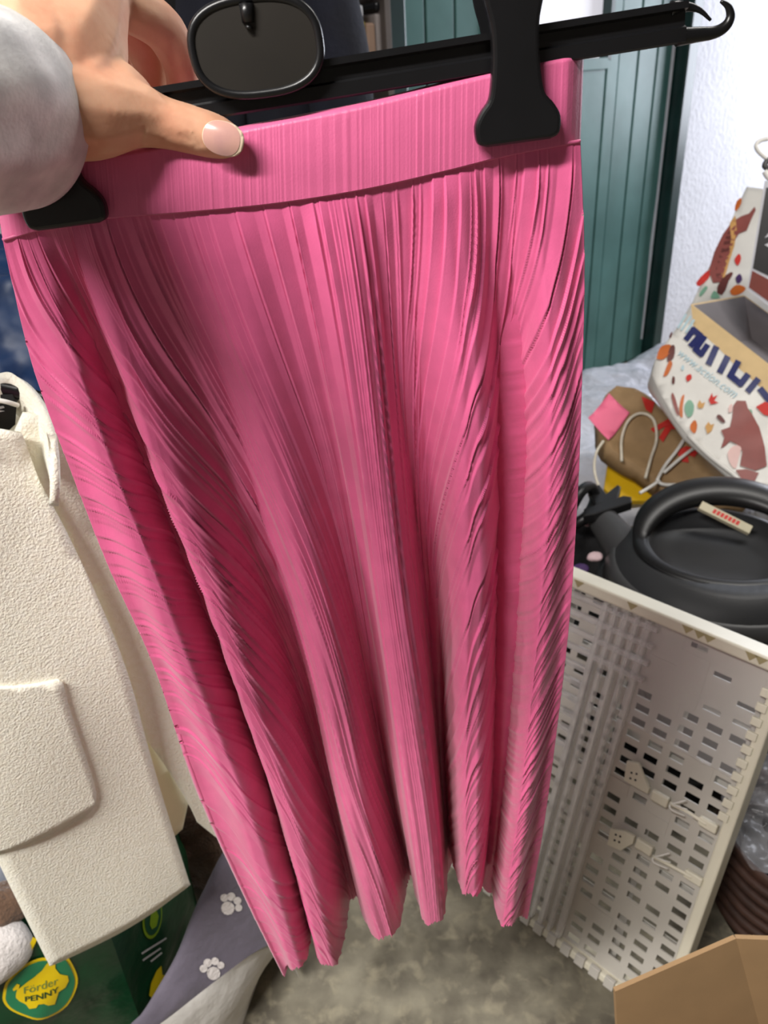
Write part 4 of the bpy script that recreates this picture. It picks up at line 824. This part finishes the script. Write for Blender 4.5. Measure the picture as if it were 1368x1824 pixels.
# ------------------------------------------------------------------ brown basket with clear liner
bk_ = onZ(1440, 1480, .22) * [1, 1, 0]; bm_ = frame_map(bk_, (1, 0, 0), (0, 1, 0), (0, 0, 1)); rB = .125
bs = empty('brown_basket', bk_, 'round dark brown basket lined with clear plastic behind the crate', 'basket')
lathe('basket_body', [(rB * .8, .003), (rB * .86, .05), (rB, .20), (rB * 1.03, .22), (rB * .97, .22), (rB * .9, .1), (rB * .7, .03), (0, .03)], bm_, BASKET, bs)
for z in np.linspace(.05, .19, 6):
    pts = [bm_(rB * (.87 + .13 * z / .2 + .015) * math.cos(a), rB * (.87 + .13 * z / .2 + .015) * math.sin(a), z) for a in np.linspace(0, 2 * math.pi, 41)]; v, f = tube_mesh(pts, .008, 8, False); mesh('weave_band', v, f, BASKET, bs)
lump('clear_liner', bk_ + np.array([0, 0, .235]), (rB * 1.0, rB * 1.0, .05), CLEARF, bs, 2.4, .02, 12, 5, crease=.02)
tag(lump('cloth_bundle', bk_ + np.array([0, 0, .14]), (rB * .62, rB * .62, .08), DARKC, None, 2.4, .012, 12, 4), 'dark cloth bundle inside the brown basket', 'cloth')

# ------------------------------------------------------------------ cardboard box at the lower right
f0, f1 = onZ(1096, 1766, .44), onZ(1311, 1672, .47); hz0 = .30; h0, h1 = onZ(1103, 1900, .315), onZ(1356, 1840, .30)
cb = empty('cardboard_box', [.42, .30, 0], 'open brown cardboard box in the lower right corner', 'box')
def sheet(name, p, m, parent, th=.005):
    p = [np.asarray(k, float) for k in p]; n_ = N(np.cross(p[1] - p[0], p[2] - p[0])) * th; v = p + [k + n_ for k in p]
    return mesh(name, v, [(0, 1, 2, 3), (7, 6, 5, 4), (0, 4, 5, 1), (1, 5, 6, 2), (2, 6, 7, 3), (3, 7, 4, 0)], m, parent, False)
f2 = onZ(1420, 1676, .47); h2_ = onZ(1430, 1850, .30)
sheet('flap', [f0, f1, h1, h0], CARD, cb); sheet('flap', [f1, f2, h2_, h1], CARD, cb)
a_, b_, c_ = h0 * [1, 1, 0], h1 * [1, 1, 0], h2_ * [1, 1, 0]; dn = N((b_ - a_)); pn = np.array([dn[1], -dn[0], 0])
base = [a_, b_, b_ + pn * .3, a_ + pn * .3]; up_ = np.array([0, 0, .30])
for i in range(4): sheet('side', [base[i], base[(i + 1) % 4], base[(i + 1) % 4] + up_, base[i] + up_], CARD, cb, .004)
sheet('base', [k + np.array([0, 0, .002]) for k in base], CARD, cb, .004)

# ------------------------------------------------------------------ background beyond the hanger
def coat(name, cx_, half_w, Yd, z0, z1, m, label, seed):
    x = (cx_ - CX) / F; root = empty(name, (0, 0, 0), label, 'coat'); c_ = onY(cx_, 120, Yd); root.location = Vector((c_[0], Yd, z0))
    v, f = [], []; nu, nz_ = 40, 24
    for k in range(nz_ + 1):
        t_ = k / nz_; z = z0 + (z1 - z0) * t_; wd = half_w * (1.05 - .15 * t_) * (1 if t_ < .86 else max(.22, 1 - ((t_ - .86) / .14) ** 1.5 * .8)); dp = .075 * (1.1 - .4 * t_)
        for i in range(nu):
            a = 2 * math.pi * i / nu; fl = 1 + (.12 * math.sin(5 * a + seed) + .06 * math.sin(9 * a + seed * 2)) * (1 - t_ * .8)
            v.append((c_[0] + wd * math.cos(a) * fl, Yd + dp * math.sin(a) * fl, z))
    f = [(k * nu + i, k * nu + (i + 1) % nu, (k + 1) * nu + (i + 1) % nu, (k + 1) * nu + i) for k in range(nz_) for i in range(nu)] + [tuple(range(nu))[::-1], tuple(nz_ * nu + i for i in range(nu))]
    mesh('coat_body', v, f, m, root)
    for s in (-1, 1): tube('coat_sleeve', [(c_[0] + s * half_w * .8, Yd - .01, z1 - .1), (c_[0] + s * half_w * 1.12, Yd - .03, z1 - .3), (c_[0] + s * half_w * 1.18, Yd - .05, z1 - .62)], [.055, .062, .05], m, root, n=20, seg=16)
    tube('coat_hanger', [(c_[0], Yd, z1 - .03), (c_[0], Yd, z1 + .06), (c_[0] + .02, Yd, z1 + .09), (c_[0], Yd, z1 + .11), (c_[0] - .02, Yd, z1 + .095)], .003, STEEL, root, n=16, seg=8)
    return c_
zt = 1.62
k1_ = coat('black_coat', 230, .24, 1.85, .45, zt, DARKC, 'black coat hanging behind the hand', 1.0); k2_ = coat('navy_coat', 490, .10, 1.60, .50, zt, NAVY, 'dark navy coat hanging behind the oval hanger disc', 2.2)
bt = empty('coat_rail', (k1_[0] - .4, 1.70, 0), 'steel coat rail carrying the dark coats', 'rail')
tube('rail_tube', [(k1_[0] - .45, 1.72, zt + .10), (k2_[0] + .12, 1.655, zt + .10)], .011, STEEL, bt)
for x, y in ((k1_[0] - .45, 1.72), (k2_[0] + .12, 1.655)): tube('upright', [(x, y, .01), (x, y, zt + .1)], .012, VACD, bt); tube('foot', [(x, y - .2, .013), (x, y + .2, .013)], .013, VACD, bt)
# shelf with odds and ends against the back wall
ss0, ss1 = wall_sz(560, 60, .34)[0], wall_sz(698, 60, .34)[0]; zs = wall_sz(660, 108, .2)[1]
sh = empty('shelf_unit', RP((ss0 + ss1) / 2, .15, 0), 'brown grey shelf unit beside the green door', 'shelf')
zlv = [.04, .5, zs - .38 if zs - .38 > .6 else .8, zs, zs + .34]
for z in zlv: boxo('shelf_board', RM, (ss0, ss1, .0, .34, z - .02, z), SHELFM, sh, .002)
for s in (ss0, ss1 - .02): boxo('side_panel', RM, (s, s + .02, 0, .34, 0, zlv[-1]), SHELFM, sh, .002)
def sx_(px): return wall_sz(px, 60, .3)[0]
def item(nm, a, b, z0, z1, m, lab, t0=.1, t1=.32):
    s0, s1 = sx_(a), sx_(b); o = boxo(nm, RM, (s0, s1, t0, t1, z0 + .001, z1), m, None, .006); return tag(o, lab, nm.split('_')[-1])
zz = lambda py: wall_sz(660, py, .32)[1]
item('yellow_box', 622, 644, zs, zz(36), YELI, 'olive yellow box on the shelf by the door', .12); item('tan_box', 645, 661, zs, zz(40), TANI, 'narrow tan box between yellow and grey boxes', .14); item('grey_box', 662, 683, zs, zz(24), GREYI, 'grey box on the shelf nearest the green door', .1)
item('white_box', 624, 642, zz(36) + .004, zz(8), WHITEI, 'small white box on top of the yellow one', .16); item('black_box', 663, 677, zz(24) + .004, zz(3), BOXB, 'small black box on top of the grey box', .16)
